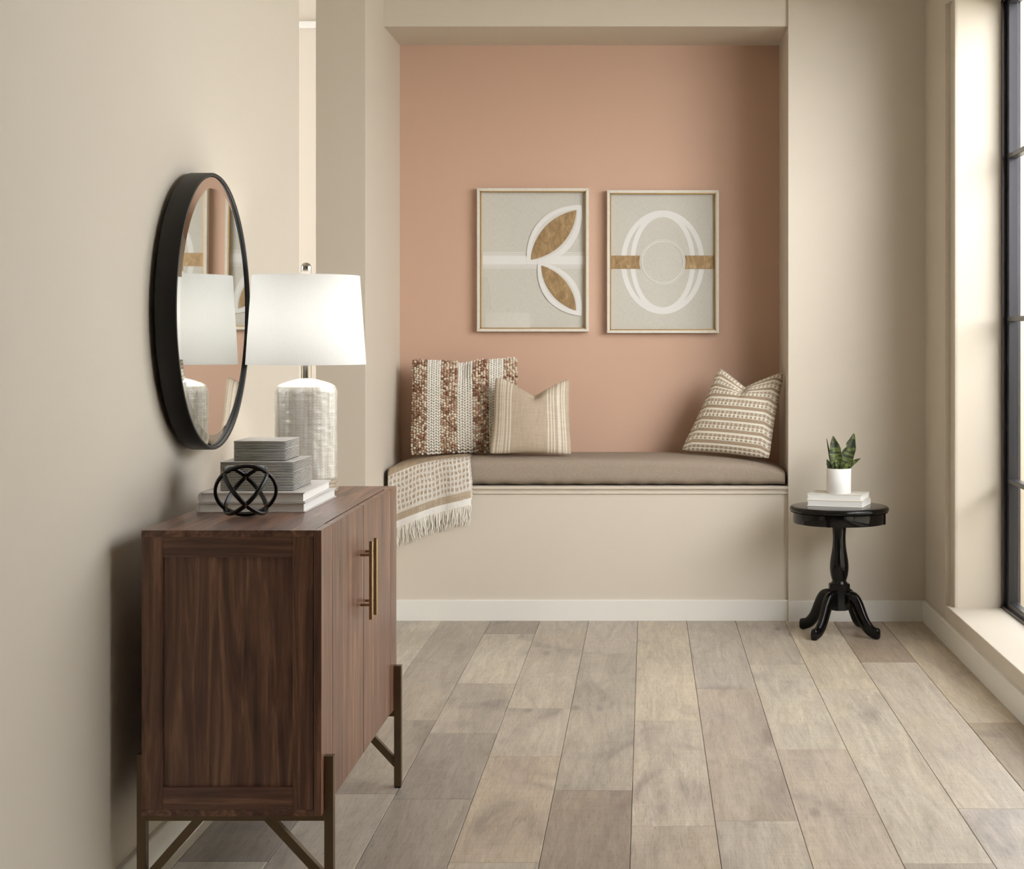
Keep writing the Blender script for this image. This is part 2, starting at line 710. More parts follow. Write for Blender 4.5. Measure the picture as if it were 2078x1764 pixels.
# walls
struct('wall_left', MB().box(XL - 0.12, XL, REAR, 5.15, 0, CEIL), M['wall'], label='long beige wall behind the round mirror and cabinet')
struct('wall_pier', MB().box(-1.314, XN0, 6.385, 7.45, 0, CEIL), M['wall'], label='beige pier left of the seat niche')
struct('wall_header', MB().box(XN0, XN1, YR + 0.015, 7.45, NZ, CEIL), M['wall'], label='beige header over the seat niche')
struct('wall_niche', MB().box(XN0, XN1, YN, 7.45, 0, NZ), M['clay'], label='terracotta back wall of the seat niche')
struct('wall_back', MB().box(XN1, 1.62, YR, 7.45, 0, CEIL), M['wall'], label='beige wall behind the black side table')
wr = MB()
wr.box(XR, 1.462, 6.37, YR, 0, CEIL)                       # far piece up to the groove
wr.box(XR, 1.462, WIN_Y0, 6.37, 0, WIN_Z0, 0.004)          # under the sill
wr.box(XR, 1.462, WIN_Y0, 6.37, WIN_Z1 + 0.004, CEIL)      # over the head
wr.box(XR, 1.462, REAR, WIN_Y0, 0, CEIL)                   # near piece
struct('wall_right', wr, M['wall'], label='beige wall holding the tall black window')
jb = MB()
jb.prism([(1.205, 6.375), (1.205, 6.298), (1.209, 6.292), (1.218, 6.29), (1.462, 6.29), (1.462, 6.375)], 'z', WIN_Z0 - 0.01, CEIL)
struct('trim_1', jb, M['wall'], label='beige stepped jamb of the tall window')
struct('ceiling', MB().box(-3.3, 1.7, REAR - 0.1, 7.6, CEIL, CEIL + 0.1), M['ceiling'])
wb = MB()
wb.box(XL - 0.12, 1.462, REAR - 0.12, REAR, 0, CEIL)
struct('wall_rear', wb, M['wall'])
# hall seen through the gap between the left wall and the pier
struct('wall_hall_end', MB().box(-3.3, -1.31, 7.45, 7.6, 0, CEIL), M['wall'], label='beige hall wall in the gap beside the pier')
struct('wall_hall_near', MB().box(-3.3, XL - 0.12, 5.03, 5.15, 0, CEIL), M['wall'])
wh = MB()
wh.box(-2.35, -2.25, 5.15, 6.5, 0, CEIL)
wh.box(-2.35, -2.25, 7.35, 7.45, 0, CEIL)
wh.box(-2.35, -2.25, 6.5, 7.35, 0, 0.1)
wh.box(-2.35, -2.25, 6.5, 7.35, 2.8, CEIL)
struct('wall_hall_side', wh, M['wall'])
struct('trim_2', MB().box(-3.2, -1.314, 7.425, 7.45, 2.637, 2.668, 0.004), M['white_trim'], label='pale picture rail on the hall wall')

# baseboards
BH = 0.088
BT = 0.015
mb = MB()
mb.prism([(XL, 0.0), (XL + BT, 0.0), (XL + BT, BH - 0.003), (XL + BT - 0.003, BH), (XL, BH)], 'y', REAR, 5.15)
struct('baseboard_left', mb, M['white_trim'], label='white baseboard behind the walnut cabinet')
mb = MB()
mb.prism([(XR, 0.0), (XR - BT, 0.0), (XR - BT, BH - 0.003), (XR - BT + 0.003, BH), (XR, BH)], 'y', REAR, YR)
struct('baseboard_right', mb, M['white_trim'], label='white baseboard under the window sill')
mb = MB()
mb.prism([(YR, 0.0), (YR - BT, 0.0), (YR - BT, BH - 0.003), (YR - BT + 0.003, BH), (YR, BH)], 'x', XN1, XR - BT)
struct('baseboard_back', mb, M['white_trim'], label='white baseboard behind the side table')
mb = MB()
mb.prism([(YB, 0.0), (YB - BT, 0.0), (YB - BT, BH - 0.003), (YB - BT + 0.003, BH), (YB, BH)], 'x', XN0, XN1)
struct('baseboard_bench', mb, M['white_trim'], label='white baseboard along the built-in bench')
mb = MB()
mb.prism([(6.385, 0.0), (6.37, 0.0), (6.37, BH), (6.385, BH)], 'x', -1.314, XN0 + BT)
mb.prism([(XN0, 0.0), (XN0 + BT, 0.0), (XN0 + BT, BH), (XN0, BH)], 'y', 6.37, YB - BT)
struct('baseboard_pier', mb, M['white_trim'], label='white baseboard round the pier')

# ------------------------------------------------------------------ window
win = thing('window_1', 'tall black steel framed window on the right wall', None, (1.42, 6.28, WIN_Z0))
win['kind'] = 'structure'
ZB = [0.165, 0.647, 1.275, 1.906, 2.512]
FX0, FX1 = 1.388, 1.458
MB().box(FX0, FX1, 6.262, 6.29, WIN_Z0, WIN_Z1).box(FX0, FX1, WIN_Y0, WIN_Y0 + 0.03, WIN_Z0, WIN_Z1) \
    .box(FX0, FX1, WIN_Y0, 6.29, WIN_Z1 - 0.012, WIN_Z1).box(FX0, FX1, WIN_Y0, 6.29, WIN_Z0, WIN_Z0 + 0.012).build('outer_frame', M['frame_black'], win)
YM = [6.245 - 0.94 * i for i in range(4)] + [2.772]
for i, y in enumerate(YM):
    MB().box(1.402, 1.440, y - 0.022, y + 0.022, WIN_Z0 + 0.01, WIN_Z1 - 0.01, 0.003).build('mullion', M['frame_black'], win)
for i, z in enumerate(ZB):
    h = 0.016 if 0 < i < 4 else 0.022
    MB().box(1.400, 1.436, YM[-1] + 0.02, YM[0] - 0.02, z - h * 0.6, z + h * 0.6, 0.003).build('glazing_bar', M['frame_black'], win)
for i in range(len(YM) - 1):
    for j in range(4):
        MB().box(1.418, 1.422, YM[i + 1] + 0.02, YM[i] - 0.02, ZB[j] + 0.008, ZB[j + 1] - 0.008).build('pane', M['glass'], win)

# ------------------------------------------------------------------ built-in bench
bench = thing('built_in_bench', 'beige built-in bench with moulded ledge filling the niche', 'bench', (-0.258, 7.06, 0))
SEAT = 0.571
MB().box(XN0, XN1 - 0.016, YB, YB + 0.03, 0.0, SEAT - 0.034).build('front_panel', M['wall'], bench)
MB().box(XN1 - 0.016, XN1, YB + 0.003, YB + 0.03, 0.0, SEAT - 0.034).build('shade_strip', M['wall'], bench)  # set back to shape a strip of shade, not a separate part
pro = [(YN, SEAT - 0.02), (YN, SEAT), (YB - 0.012, SEAT), (YB - 0.016, SEAT - 0.003), (YB - 0.016, SEAT - 0.010), (YB - 0.012, SEAT - 0.013), (YB - 0.004, SEAT - 0.018),
       (YB - 0.003, SEAT - 0.023), (YB - 0.008, SEAT - 0.026), (YB - 0.009, SEAT - 0.031), (YB - 0.005, SEAT - 0.034), (YB + 0.01, SEAT - 0.034), (YB + 0.01, SEAT - 0.02)]
MB().prism(pro, 'x', XN0, XN1).build('seat_ledge', M['wall'], bench)

# seat cushion
CX0, CX1 = -1.105, 0.592
CYF, CYB = 6.842, 7.262
CXM, CHL = (CX0 + CX1) / 2, (CX1 - CX0) / 2


def cush_T(x):
    xi = np.clip(np.abs((np.asarray(x, float) - CXM) / CHL), 0, 1)
    return 0.062 + 0.058 * (1 - xi ** 4.5) ** 0.85


def cush_top(x, y):
    """height of the cushion surface"""
    T = cush_T(x)
    e = np.clip(np.abs((y - (CYF + CYB) / 2) / ((CYB - CYF) / 2)), 0, 1)
    return SEAT + T * (0.5 + 0.5 * (1 - e ** 7) ** (1 / 3.2)) + 0.003 * (1 - e ** 2)


nxc, nac = 140, 64
xs = np.concatenate([[CX0], CX0 + 0.004 + (CX1 - CX0 - 0.008) * (0.5 - 0.5 * np.cos(np.linspace(0, np.pi, nxc - 2))), [CX1]])
th = np.linspace(0, 2 * np.pi, nac, endpoint=False)
V = np.zeros((nac, nxc, 3))
for i, x in enumerate(xs):
    T = cush_T(x)
    k = 0.94 if i in (0, nxc - 1) else 1.0
    c, s = np.cos(th), np.sin(th)
    yy = (CYF + CYB) / 2 + k * (CYB - CYF) / 2 * np.sign(c) * np.abs(c) ** 0.28
    zz = SEAT + T / 2 + k * T / 2 * np.sign(s) * np.abs(s) ** 0.5
    e = np.clip(np.abs((yy - (CYF + CYB) / 2) / ((CYB - CYF) / 2)), 0, 1)
    zz = zz + np.where(s > 0, 0.003 * (1 - e ** 2), 0)
    zz = zz + np.where(s < 0, 0.0022 * (1 + np.sin(x * 61 + 1.5 * np.sin(x * 17))) * sstep(-yy, -6.95, -6.86), 0)
    V[:, i, 0], V[:, i, 1], V[:, i, 2] = x, yy, zz
V = V.reshape(-1, 3)
Fc = grid_faces(nac, nxc, wrap=True)
n0 = len(V)
cap = np.array([[CX0, (CYF + CYB) / 2, SEAT + 0.03], [CX1, (CYF + CYB) / 2, SEAT + 0.03]])
V = np.vstack([V, cap])
tr = []
for i in range(nac):
    i2 = (i + 1) % nac
    tr.append([n0, i * nxc, i2 * nxc, n0])
    tr.append([n0 + 1, i2 * nxc + nxc - 1, i * nxc + nxc - 1, n0 + 1])
tris = [[a, b, c] for a, b, c, _ in tr]
me_f = [list(f) for f in Fc.tolist()] + tris
me = bpy.data.meshes.new('seat_cushion')
cush = thing('seat_cushion', 'long taupe box cushion lying on the niche bench', 'cushion', (CXM, 7.05, SEAT))
me.from_pydata((V - np.array(cush.location)).tolist(), [], me_f)
me.polygons.foreach_set('use_smooth', [True] * len(me.polygons))
me.materials.append(M['linen'])
link('cushion_body', me, cush)

# ------------------------------------------------------------------ framed art
AS = 0.000577


def lens(p0, p1, wl, wr, n=40):
    """closed leaf outline between two tips"""
    p0, p1 = np.array(p0, float), np.array(p1, float)
    d = p1 - p0
    nrm = np.array([-d[1], d[0]]) / np.linalg.norm(d)
    t = np.linspace(0, 1, n)
    f = (4 * t * (1 - t)) ** 0.92
    A = p0 + np.outer(t, d) + np.outer(f * wl, nrm)
    B = p0 + np.outer(t[::-1], d) - np.outer(f[::-1] * wr, nrm)
    return np.vstack([A, B[1:-1]])


def ellipse(c, a, b, n=96):
    t = np.linspace(0, 2 * np.pi, n, endpoint=False)
    return np.stack([c[0] + a * np.cos(t), c[1] + b * np.sin(t)], 1)


class Art:
    def __init__(self, label, u0, u1, v0, v1, cc):
        yf = 7.24
        k = yf / F_PX
        self.x0, self.x1 = (u0 - 1312) * k, (u1 - 1312) * k
        self.z1, self.z0 = 1.2 + (687 - v0) * k, 1.2 + (687 - v1) * k
        self.cx, self.cz = (self.x0 + self.x1) / 2, (self.z0 + self.z1) / 2
        self.cc = cc
        self.root = thing('framed_art', label, 'artwork', (self.cx, YN, self.z0), 'framed abstract panels in the niche')
        x0, x1, z0, z1, cx, cz = self.x0, self.x1, self.z0, self.z1, self.cx, self.cz
        FW, yb = 0.0125, YN - 0.002
        # four mitred sides
        for (pa, pb, qa, qb) in (((x0, z0), (x1, z0), (x1 - FW, z0 + FW), (x0 + FW, z0 + FW)), ((x0, z1), (x1, z1), (x1 - FW, z1 - FW), (x0 + FW, z1 - FW)),
                                 ((x0, z0), (x0, z1), (x0 + FW, z1 - FW), (x0 + FW, z0 + FW)), ((x1, z0), (x1, z1), (x1 - FW, z1 - FW), (x1 - FW, z0 + FW))):
            e = 0.0004
            ctr = np.mean([pa, pb, qa, qb], axis=0)
            poly = [tuple(np.array(p) + (ctr - np.array(p)) / np.linalg.norm(ctr - np.array(p)) * e) for p in (pa, pb, qa, qb)]
            MB().prism(poly, 'y', yf, yb).build('frame_side', M['white_wash'], self.root)
        a0, a1, c0, c1 = x0 + FW, x1 - FW, z0 + FW, z1 - FW
        g = 0.005
        MB().box(a0, a0 + g, yf + 0.002, yb, c0, c1).box(a1 - g, a1, yf + 0.002, yb, c0, c1).box(a0, a1, yf + 0.002, yb, c0, c0 + g) \
            .box(a0, a1, yf + 0.002, yb, c1 - g, c1).build('gilt_liner', M['gilt'], self.root)
        self.yp = 7.264
        self.canvas = MB().box(a0, a1, self.yp, yb, c0, c1).build('linen_panel', M['canvas'], self.root)
        MB().box(a0 + g, a1 - g, yf + 0.006, yf + 0.008, c0 + g, c1 - g).build('glass', M['glass'], self.root)
        self.lay = 0

    def w(self, P):
        P = np.asarray(P, float)
        return [(self.cx + (p[0] - self.cc[0]) * AS, self.cz - (p[1] - self.cc[1]) * AS) for p in P]

    def shape(self, name, P, mat, inner=None):
        """painted shape, a thin layer standing on the linen"""
        self.lay += 1
        y1 = self.yp - 0.0006 * self.lay
        bm = MB()
        if inner is None:
            bm.prism(self.w(P), 'y', y1, self.yp + 0.001)
        else:
            A, B = self.w(P), self.w(inner)
            n = len(A)
            vs = [[bm.bm.verts.new((q[0], yy, q[1])) for q in pl] for pl in (A, B) for yy in (y1, self.yp + 0.001)]
            for k in range(n):
                k2 = (k + 1) % n
                for r, s in ((0, 2), (0, 1), (2, 3)):
                    bm.bm.faces.new((vs[r][k], vs[r][k2], vs[s][k2], vs[s][k]))
        return bm.build(name, mat, self.canvas)


def rect(x0, x1, y0, y1):
    return [(x0, y0), (x1, y0), (x1, y1), (x0, y1)]


A1 = Art('framed linen panel with two gold leaves branching from a white band', 968, 1195, 382, 673, (545.5, 648.5))
A1.shape('pale_band', rect(147, 953, 598, 702), M['art_pale'])
A1.shape('thin_line', rect(147, 953, 587, 592), M['art_white'])
A1.shape('thin_line', rect(147, 953, 708, 713), M['art_white'])
A1.shape('white_band', rect(147, 953, 616, 682), M['art_white'])
A1.shape('pale_leaf', lens((503, 675), (920, 222), 150, 150), M['art_pale'], lens((527, 645), (883, 258), 92, 92))
A1.shape('pale_leaf', lens((590, 672), (915, 1078), 118, 118), M['art_pale'], lens((610, 693), (880, 1042), 72, 72))
A1.shape('white_leaf_outline', lens((497, 682), (925, 218), 158, 158), M['art_white'], lens((527, 648), (890, 250), 116, 120))
A1.shape('white_leaf_outline', lens((583, 668), (922, 1084), 126, 126), M['art_white'], lens((606, 690), (884, 1048), 90, 90))
A1.shape('gold_leaf_shape', lens((527, 645), (883, 258), 96, 90), M['gold_leaf'])
A1.shape('gold_leaf_shape', lens((610, 693), (880, 1042), 70, 74), M['gold_leaf'])

A2 = Art('framed linen panel with white oval rings crossed by a gold bar', 1232, 1459, 386, 676, (1561.5, 656))
c = (1559, 659)
A2.shape('white_oval_ring', ellipse(c, 327, 406), M['art_white'], ellipse(c, 287, 368))
A2.shape('white_oval_ring', ellipse(c, 255, 396), M['art_white'], ellipse(c, 217, 354))
A2.shape('pale_disc', ellipse(c, 180, 180), M['art_pale'], ellipse(c, 173, 173))
A2.shape('white_circle_line', ellipse(c, 166, 166), M['art_white'], ellipse(c, 160, 160))
ar = [(c[0] - 182 * math.cos(a), c[1] + 182 * math.sin(a)) for a in np.linspace(-0.288, 0.288, 13)]
A2.shape('gold_bar', [(1160, 711), (1160, 607)] + ar, M['gold_leaf'])
ar = [(c[0] + 182 * math.cos(a), c[1] + 182 * math.sin(a)) for a in np.linspace(0.288, -0.288, 13)]
A2.shape('gold_bar', ar + [(1960, 607), (1960, 711)], M['gold_leaf'])

# ------------------------------------------------------------------ throw pillows


class Pillow:
    """knife-edge cushion; parameters u,v in -1..1, front faces -y"""
    def __init__(self, w, h, t, pinch=0.06, notch=0.0, n_u0=0.0, n_w=0.85, shear=0.0, taper=0.0):
        self.__dict__.update(locals())

    def P(self, u, v, side=-1):
        u, v = np.asarray(u, float), np.asarray(v, float)
        x = self.w / 2 * u * (1 - self.pinch * (1 - v ** 2) * u ** 2) * (1 - self.taper * v)
        z = self.h / 2 * v * (1 - self.pinch * (1 - u ** 2) * v ** 2)
        prof = np.clip((1 - u ** 2) * (1 - v ** 2), 0, 1) ** 0.42
        y = side * self.t / 2 * prof
        if self.notch:
            tent = np.clip(1 - np.abs(u - self.n_u0) / self.n_w, 0, 1)
            wv = sstep(v, 0.25, 1.0)
            z = z - self.notch * tent ** 1.15 * wv
            crease = np.exp(-((u - self.n_u0) / 0.16) ** 2) * sstep(v, 0.1, 0.95)
            y = y * (1 - 0.75 * crease)
        rc = 1 - 0.04 * np.abs(u * v) ** 7
        x, z = x * rc, z * rc
        x = x + self.shear * z
        return np.stack([x, y, z + self.h / 2], -1)


def pillow_obj(root, pl, nfu, nfv, colfn, dispfn, mat, name='front', back_col=(205, 195, 178)):
    u, v = np.meshgrid(np.linspace(-1, 1, nfu), np.linspace(-1, 1, nfv), indexing='ij')
    P = pl.P(u, v, -1)
    C = colfn(u, v)
    if dispfn is not None:
        P[..., 1] -= dispfn(u, v)
    np_mesh(name, P.reshape(-1, 3), grid_faces(nfu, nfv), mat, root, C.reshape(-1, 3))
    nb = 40
    u, v = np.meshgrid(np.linspace(-1, 1, nb), np.linspace(-1, 1, nb), indexing='ij')
    P = pl.P(u, v, 1)
    np_mesh('back', P.reshape(-1, 3), grid_faces(nb, nb)[:, ::-1], mat, root, np.tile(lin(*back_col), (nb * nb, 1)))


M['weave'] = vcol('woven_cotton', 0.85, 0.3, 900, 0.15)
M['loops'] = vcol('tufted_yarn', 0.85, 0.3, 700, 0.2)


def place(root, loc, tilt, yaw, roll):
    root.rotation_euler = (Matrix.Rotation(yaw, 3, 'Z') @ Matrix.Rotation(-tilt, 3, 'X') @ Matrix.Rotation(roll, 3, 'Y')).to_euler()
    root.location = loc


# big tufted pillow
p1 = thing('throw_pillow', 'large tufted pillow with brown bead stripes and white braids beside the throw', 'pillow', (0, 0, 0), 'throw pillows on the window seat')
pl1 = Pillow(0.475, 0.44, 0.15, 0.045, 0.012, -0.05, 1.0)
pillow_obj(p1, pl1, 40, 40, lambda u, v: np.tile(lin(190, 170, 146), u.shape + (1,)), None, M['weave'], 'cover', (226, 216, 198))
STR = [(-1.0, -0.70, 'b'), (-0.70, -0.43, 'w'), (-0.43, -0.135, 'b'), (-0.135, 0.16, 'w'), (0.16, 0.45, 'b'), (0.45, 0.73, 'w'), (0.73, 1.0, 'b')]
ico = bmesh.new()
bmesh.ops.create_icosphere(ico, subdivisions=2, radius=1.0)
IV = np.array([v.co[:] for v in ico.verts])
IF = np.array([[v.index for v in f.verts] for f in ico.faces])
ico.free()


def blobs(name, pts, nrm, tan, sizes, cols, mat, root):
    """little yarn knots, each an ellipsoid set on the cover"""
    n = len(pts)
    bi = np.cross(nrm, tan)
    V = pts[:, None, :] + IV[None, :, 0:1] * sizes[:, None, 0:1] * tan[:, None, :] + IV[None, :, 1:2] * sizes[:, None, 1:2] * bi[:, None, :] \
        + IV[None, :, 2:3] * sizes[:, None, 2:3] * nrm[:, None, :]
    Fa = (IF[None] + (np.arange(n) * len(IV))[:, None, None]).reshape(-1, 3)
    o = np_mesh(name, V.reshape(-1, 3), Fa, mat, root, np.repeat(cols, len(IV), 0))
    o['kind'] = 'stuff'
    return o


def frame_at(pl, u, v):
    e = 1e-3
    p = pl.P(u, v)
    tu = pl.P(np.clip(u + e, -1, 1), v) - pl.P(np.clip(u - e, -1, 1), v)
    tv = pl.P(u, np.clip(v + e, -1, 1)) - pl.P(u, np.clip(v - e, -1, 1))
    tu /= np.linalg.norm(tu, axis=-1, keepdims=True)
    n = np.cross(tu, tv)
    n /= np.linalg.norm(n, axis=-1, keepdims=True)
    # n must look out (towards -y)
    n = np.where(n[..., 1:2] > 0, -n, n)
    return p, n, tu


for kind, nm in (('b', 'bead_stripes'), ('w', 'braided_stripes')):
    U, Vv, A = [], [], []
    for a, b, k in STR:
        if k != kind:
            continue
        w_m = (b - a) / 2 * pl1.w
        if kind == 'b':
            nc, nr = max(3, round(w_m / 0.0118)), 40
        else:
            nc, nr = 6, 36
        for i in range(nc):
            for j in range(nr):
                uu = a + (b - a) * (i + 0.5) / nc
                vv = -0.985 + 1.97 * (j + 0.5 * (i % 2 if kind == 'b' else 0)) / (nr - 0.5)
                if kind == 'b':
                    uu += rng.normal(0, 0.006)
                    vv += rng.normal(0, 0.008)
                U.append(np.clip(uu, -0.985, 0.985))
                Vv.append(np.clip(vv, -0.985, 0.985))
                A.append(1 if i % 2 else -1)
    U, Vv, A = np.array(U), np.array(Vv), np.array(A)
    p, n, tn = frame_at(pl1, U, Vv)
    m = len(U)
    if kind == 'b':
        pale, mid, dark = lin(232, 217, 197), lin(192, 158, 132), lin(146, 104, 80)
        patch = np.array([0.5 + 0.5 * math.sin(9 * a + 3.1) * math.sin(11 * b + 1.3 + 4 * a) for a, b in zip(U, Vv)])
        r = np.clip(rng.random(m) * 0.75 + 0.35 * patch, 0, 1)[:, None]
        cols = np.where(r < 0.50, pale, np.where(r < 0.80, mid, dark)) * rng.uniform(0.88, 1.08, (m, 1))
        sz = np.stack([rng.uniform(0.0055, 0.0066, m), rng.uniform(0.0050, 0.0060, m), rng.uniform(0.0060, 0.0085, m)], 1)
        blobs(nm, p + n * 0.003, n, tn, sz, cols, M['loops'], p1)
    else:
        cols = np.tile(lin(246, 242, 233), (m, 1)) * rng.uniform(0.94, 1.02, (m, 1))
        bi = np.cross(n, tn)
        up = np.where(bi[:, 2:3] < 0, -bi, bi)
        t2 = up * 0.80 + tn * (A[:, None] * 0.60)
        t2 /= np.linalg.norm(t2, axis=1, keepdims=True)
        sz = np.tile([0.0085, 0.0042, 0.0060], (m, 1))
        blobs(nm, p + n * 0.002, n, t2, sz, cols, M['loops'], p1)
place(p1, (-0.795, 7.035, 0.690), math.radians(16), math.radians(3), math.radians(-1.0))

# linen pillow
p2 = thing('throw_pillow', 'small plain linen pillow with white stripes near both sides', 'pillow', (0, 0, 0), 'throw pillows on the window seat')
pl2 = Pillow(0.345, 0.345, 0.125, 0.055, 0.075, 0.06, 0.92, 0.0, 0.045)


def col2(u, v):
    base = lin(188, 171, 150)
    n1 = fnoise(u.shape, (150, 10), 3)
    n2 = fnoise(u.shape, (10, 150), 4)
    C = base[None, None] * (0.86 + 0.16 * n1 + 0.14 * n2)[..., None]
    x = u + 0.012 * np.sin(v * 3)
    wht = lin(232, 222, 206)
    for c0, hw in ((-0.90, 0.025), (-0.80, 0.012), (-0.69, 0.012), (-0.60, 0.012), (-0.52, 0.012), (0.42, 0.011), (0.50, 0.011), (0.57, 0.011), (0.70, 0.034), (0.80, 0.010), (0.86, 0.012), (-0.74, 0.01)):
        k = 1 - sstep(np.abs(x - c0), hw, hw + 0.012)
        k = k * (0.65 + 0.35 * n2)
        C = C * (1 - k[..., None]) + wht * k[..., None]
    return C


pillow_obj(p2, pl2, 220, 220, col2, lambda u, v: 0.0012 * fnoise(u.shape, (7, 9), 8) * (1 - u ** 4) * (1 - v ** 4), M['weave'], 'cover')
place(p2, (-0.498, 6.900, 0.698), math.radians(15), math.radians(3), math.radians(1.0))

# striped knit pillow on the right
p3 = thing('throw_pillow', 'ribbed tan and cream striped pillow leaning in the right corner', 'pillow', (0, 0, 0), 'throw pillows on the window seat')
pl3 = Pillow(0.352, 0.388, 0.13, 0.05, 0.070, -0.04, 0.95, 0.19, 0.155)
NP3 = 7.4


def pat3(u, v):
    ph = (v + 1) / 2 * NP3 + 0.25 * sstep(np.abs(u), 0.75, 1.0)
    f = ph % 1.0
    cx_ = np.sin(u * math.pi * 19.0)
    white = np.zeros_like(u)
    r1 = f < 0.30
    oval = (cx_ > 0.05) & (np.abs(f - 0.15) < 0.085)
    white += r1 * (1 - 0.92 * oval)
    r2 = (f >= 0.30) & (f < 0.55)
    white += r2 * np.where(cx_ < -0.35, 0.55, 0.12)
    white += ((f >= 0.55) & (f < 0.74)) * 1.0
    return np.clip(white, 0, 1), f


def col3(u, v):
    w, f = pat3(u, v)
    n1 = fnoise(u.shape, (120, 160), 5)
    tan = lin(172, 150, 126) * (0.88 + 0.2 * n1)[..., None]
    cr = lin(236, 229, 214) * (0.93 + 0.09 * n1)[..., None]
    return tan * (1 - w[..., None]) + cr * w[..., None]


def disp3(u, v):
    w, f = pat3(u, v)
    return 0.0028 * w * (1 - u ** 8) * (1 - v ** 8) + 0.0015 * np.abs(np.sin(f * math.pi * 3))


pillow_obj(p3, pl3, 300, 300, col3, disp3, M['weave'], 'cover')
place(p3, (0.374, 6.965, 0.689), math.radians(13), math.radians(-18), math.radians(4.0))

# ------------------------------------------------------------------ throw blanket
throw = thing('throw_blanket', 'tan and white checked fringed throw hanging over the bench end', 'blanket', (-0.93, 6.83, SEAT))
BX0, BX1 = -1.098, -0.757
nb_s, nb_t = 300, 340


def hem_z(x):
    f = (x - BX0) / (BX1 - BX0)
    return 0.378 + (0.493 - 0.378) * f + 0.012 * np.sin(f * math.pi)


def blanket_path(x, lift, n):
    """points from the hem up over the cushion edge and back over the seat; returns YZ and length from the hem"""
    yy, zz = [], []
    z0 = hem_z(x)
    top = cush_T(x) + SEAT
    yf = 6.818 - lift
    for z in np.linspace(z0, SEAT + 0.02, 60):
        yy.append(yf)
        zz.append(z)
    # around the cushion front: superellipse quarter
    for a in np.linspace(0.0, 1.0, 60)[1:]:
        ang = -math.pi / 4 + a * (math.pi * 0.75)
        c_, s_ = math.cos(ang), math.sin(ang)
        hy = 0.16
        y = 6.995 - (hy + 0.017 + lift) * (abs(c_) ** 0.28 if ang < math.pi / 2 - 1e-6 else 0.0)
        z = SEAT + cush_T(x) / 2 + (cush_T(x) / 2 + 0.005 + lift) * math.copysign(abs(s_) ** 0.5, s_)
        if z < SEAT + 0.021:
            continue
        yy.append(y)
        zz.append(z)
    ztop = zz[-1]
    for y in np.linspace(6.995, 7.22, 30)[1:]:
        yy.append(y)
        zz.append(max(ztop, 0) + 0.003 * (y - 6.995) / 0.2)
    yy, zz = np.array(yy), np.array(zz)
    d = np.concatenate([[0], np.cumsum(np.hypot(np.diff(yy), np.diff(zz)))])
    t = np.linspace(0, min(d[-1], 0.62), n)
    return np.interp(t, d, yy), np.interp(t, d, zz), t


def blanket_layer(name, x0, x1, ns, nt, lift, thick_edge, drop=0.0):
    P = np.zeros((ns, nt, 3))
    Dm = np.zeros((ns, nt))
    Xs = np.linspace(x0, x1, ns)
    fold = fnoise((ns, nt), (9, 4), 21)
    for i, x in enumerate(Xs):
        y, z, t = blanket_path(x, lift, nt)
        P[i, :, 0], P[i, :, 1], P[i, :, 2] = x, y, z
        Dm[i] = t
    X = np.repeat(Xs[:, None], nt, 1)
    hang = sstep(Dm, 0.30, 0.05)
    P[..., 1] -= (0.006 * (fold - 0.3) + 0.004 * np.sin(X * 38 + 1.0) * hang)
    # slant of the free right edge and slight flare at the hem
    P[..., 0] += 0.012 * hang * (X - x0) / (x1 - x0) - 0.006 * (1 - hang) * (X - x0) / (x1 - x0)
    P[..., 2] -= drop * hang
    # rounded roll-in at the two side edges
    s = (X - x0) / (x1 - x0)
    P[..., 1] += thick_edge * (np.exp(-(1 - s) / 0.02) + np.exp(-s / 0.02))
    return P, Dm, X


P, Dm, X = blanket_layer('a', BX0, BX1, nb_s, nb_t, 0.006, 0.006)
n1 = fnoise((nb_s, nb_t), (140, 12), 31)
n2 = fnoise((nb_s, nb_t), (12, 160), 32)
n3 = fnoise((nb_s, nb_t), (100, 110), 33)
tan, pale, brn, wht = lin(188, 170, 147), lin(222, 215, 205), lin(172, 146, 116), lin(240, 237, 231)
xw = X + 0.0040 * (fnoise((nb_s, nb_t), (14, 30), 34) - 0.5) * 2
cell = 0.0158
fx, fy = (xw / cell) % 1.0, (Dm / 0.0235 + 0.10 * np.sin(X * 60) + 0.12 * (fnoise((nb_s, nb_t), (20, 20), 35) - 0.5)) % 1.0
sq = sstep(0.5 - np.abs(fx - 0.5), 0.12, 0.28) * sstep(0.5 - np.abs(fy - 0.5), 0.16, 0.30) * (0.55 + 0.45 * fnoise((nb_s, nb_t), (60, 40), 36))
line = sstep(np.abs(fx - 0.0) * 0 + np.minimum(fx, 1 - fx), 0.14, 0.05)
chk = (pale[None, None] * (0.80 + 0.22 * n3 + 0.06 * n1)[..., None]) * (1 - sq[..., None]) + (brn * (0.88 + 0.25 * n3)[..., None]) * sq[..., None]
chk = chk * (1 - 0.6 * line[..., None]) + wht * 0.6 * line[..., None]
tn_c = tan[None, None] * (0.78 + 0.18 * n1 + 0.18 * n2)[..., None]
st = np.zeros_like(Dm)
for c0, hw in ((0.0, 0.07), (0.16, 0.03), (-0.16, 0.03)):
    ff = ((X / 0.0430) % 1.0) - 0.5 - c0
    st = np.maximum(st, (np.abs(ff) < hw) * 1.0)
top_c = (lin(184, 164, 138)[None, None] * (0.82 + 0.2 * n1 + 0.12 * n3)[..., None]) * (1 - 0.55 * st[..., None]) + lin(160, 148, 138) * 0.55 * st[..., None]
C = np.where((Dm < 0.030)[..., None], wht[None, None] * (0.95 + 0.05 * n3)[..., None],
             np.where((Dm < 0.062)[..., None], tn_c, np.where((Dm < 0.066)[..., None], pale, np.where((Dm < 0.236)[..., None], chk, top_c))))
relief = 0.0012 * ((1 - sq) * (Dm > 0.066) * (Dm < 0.236) + 0.5 * n3)
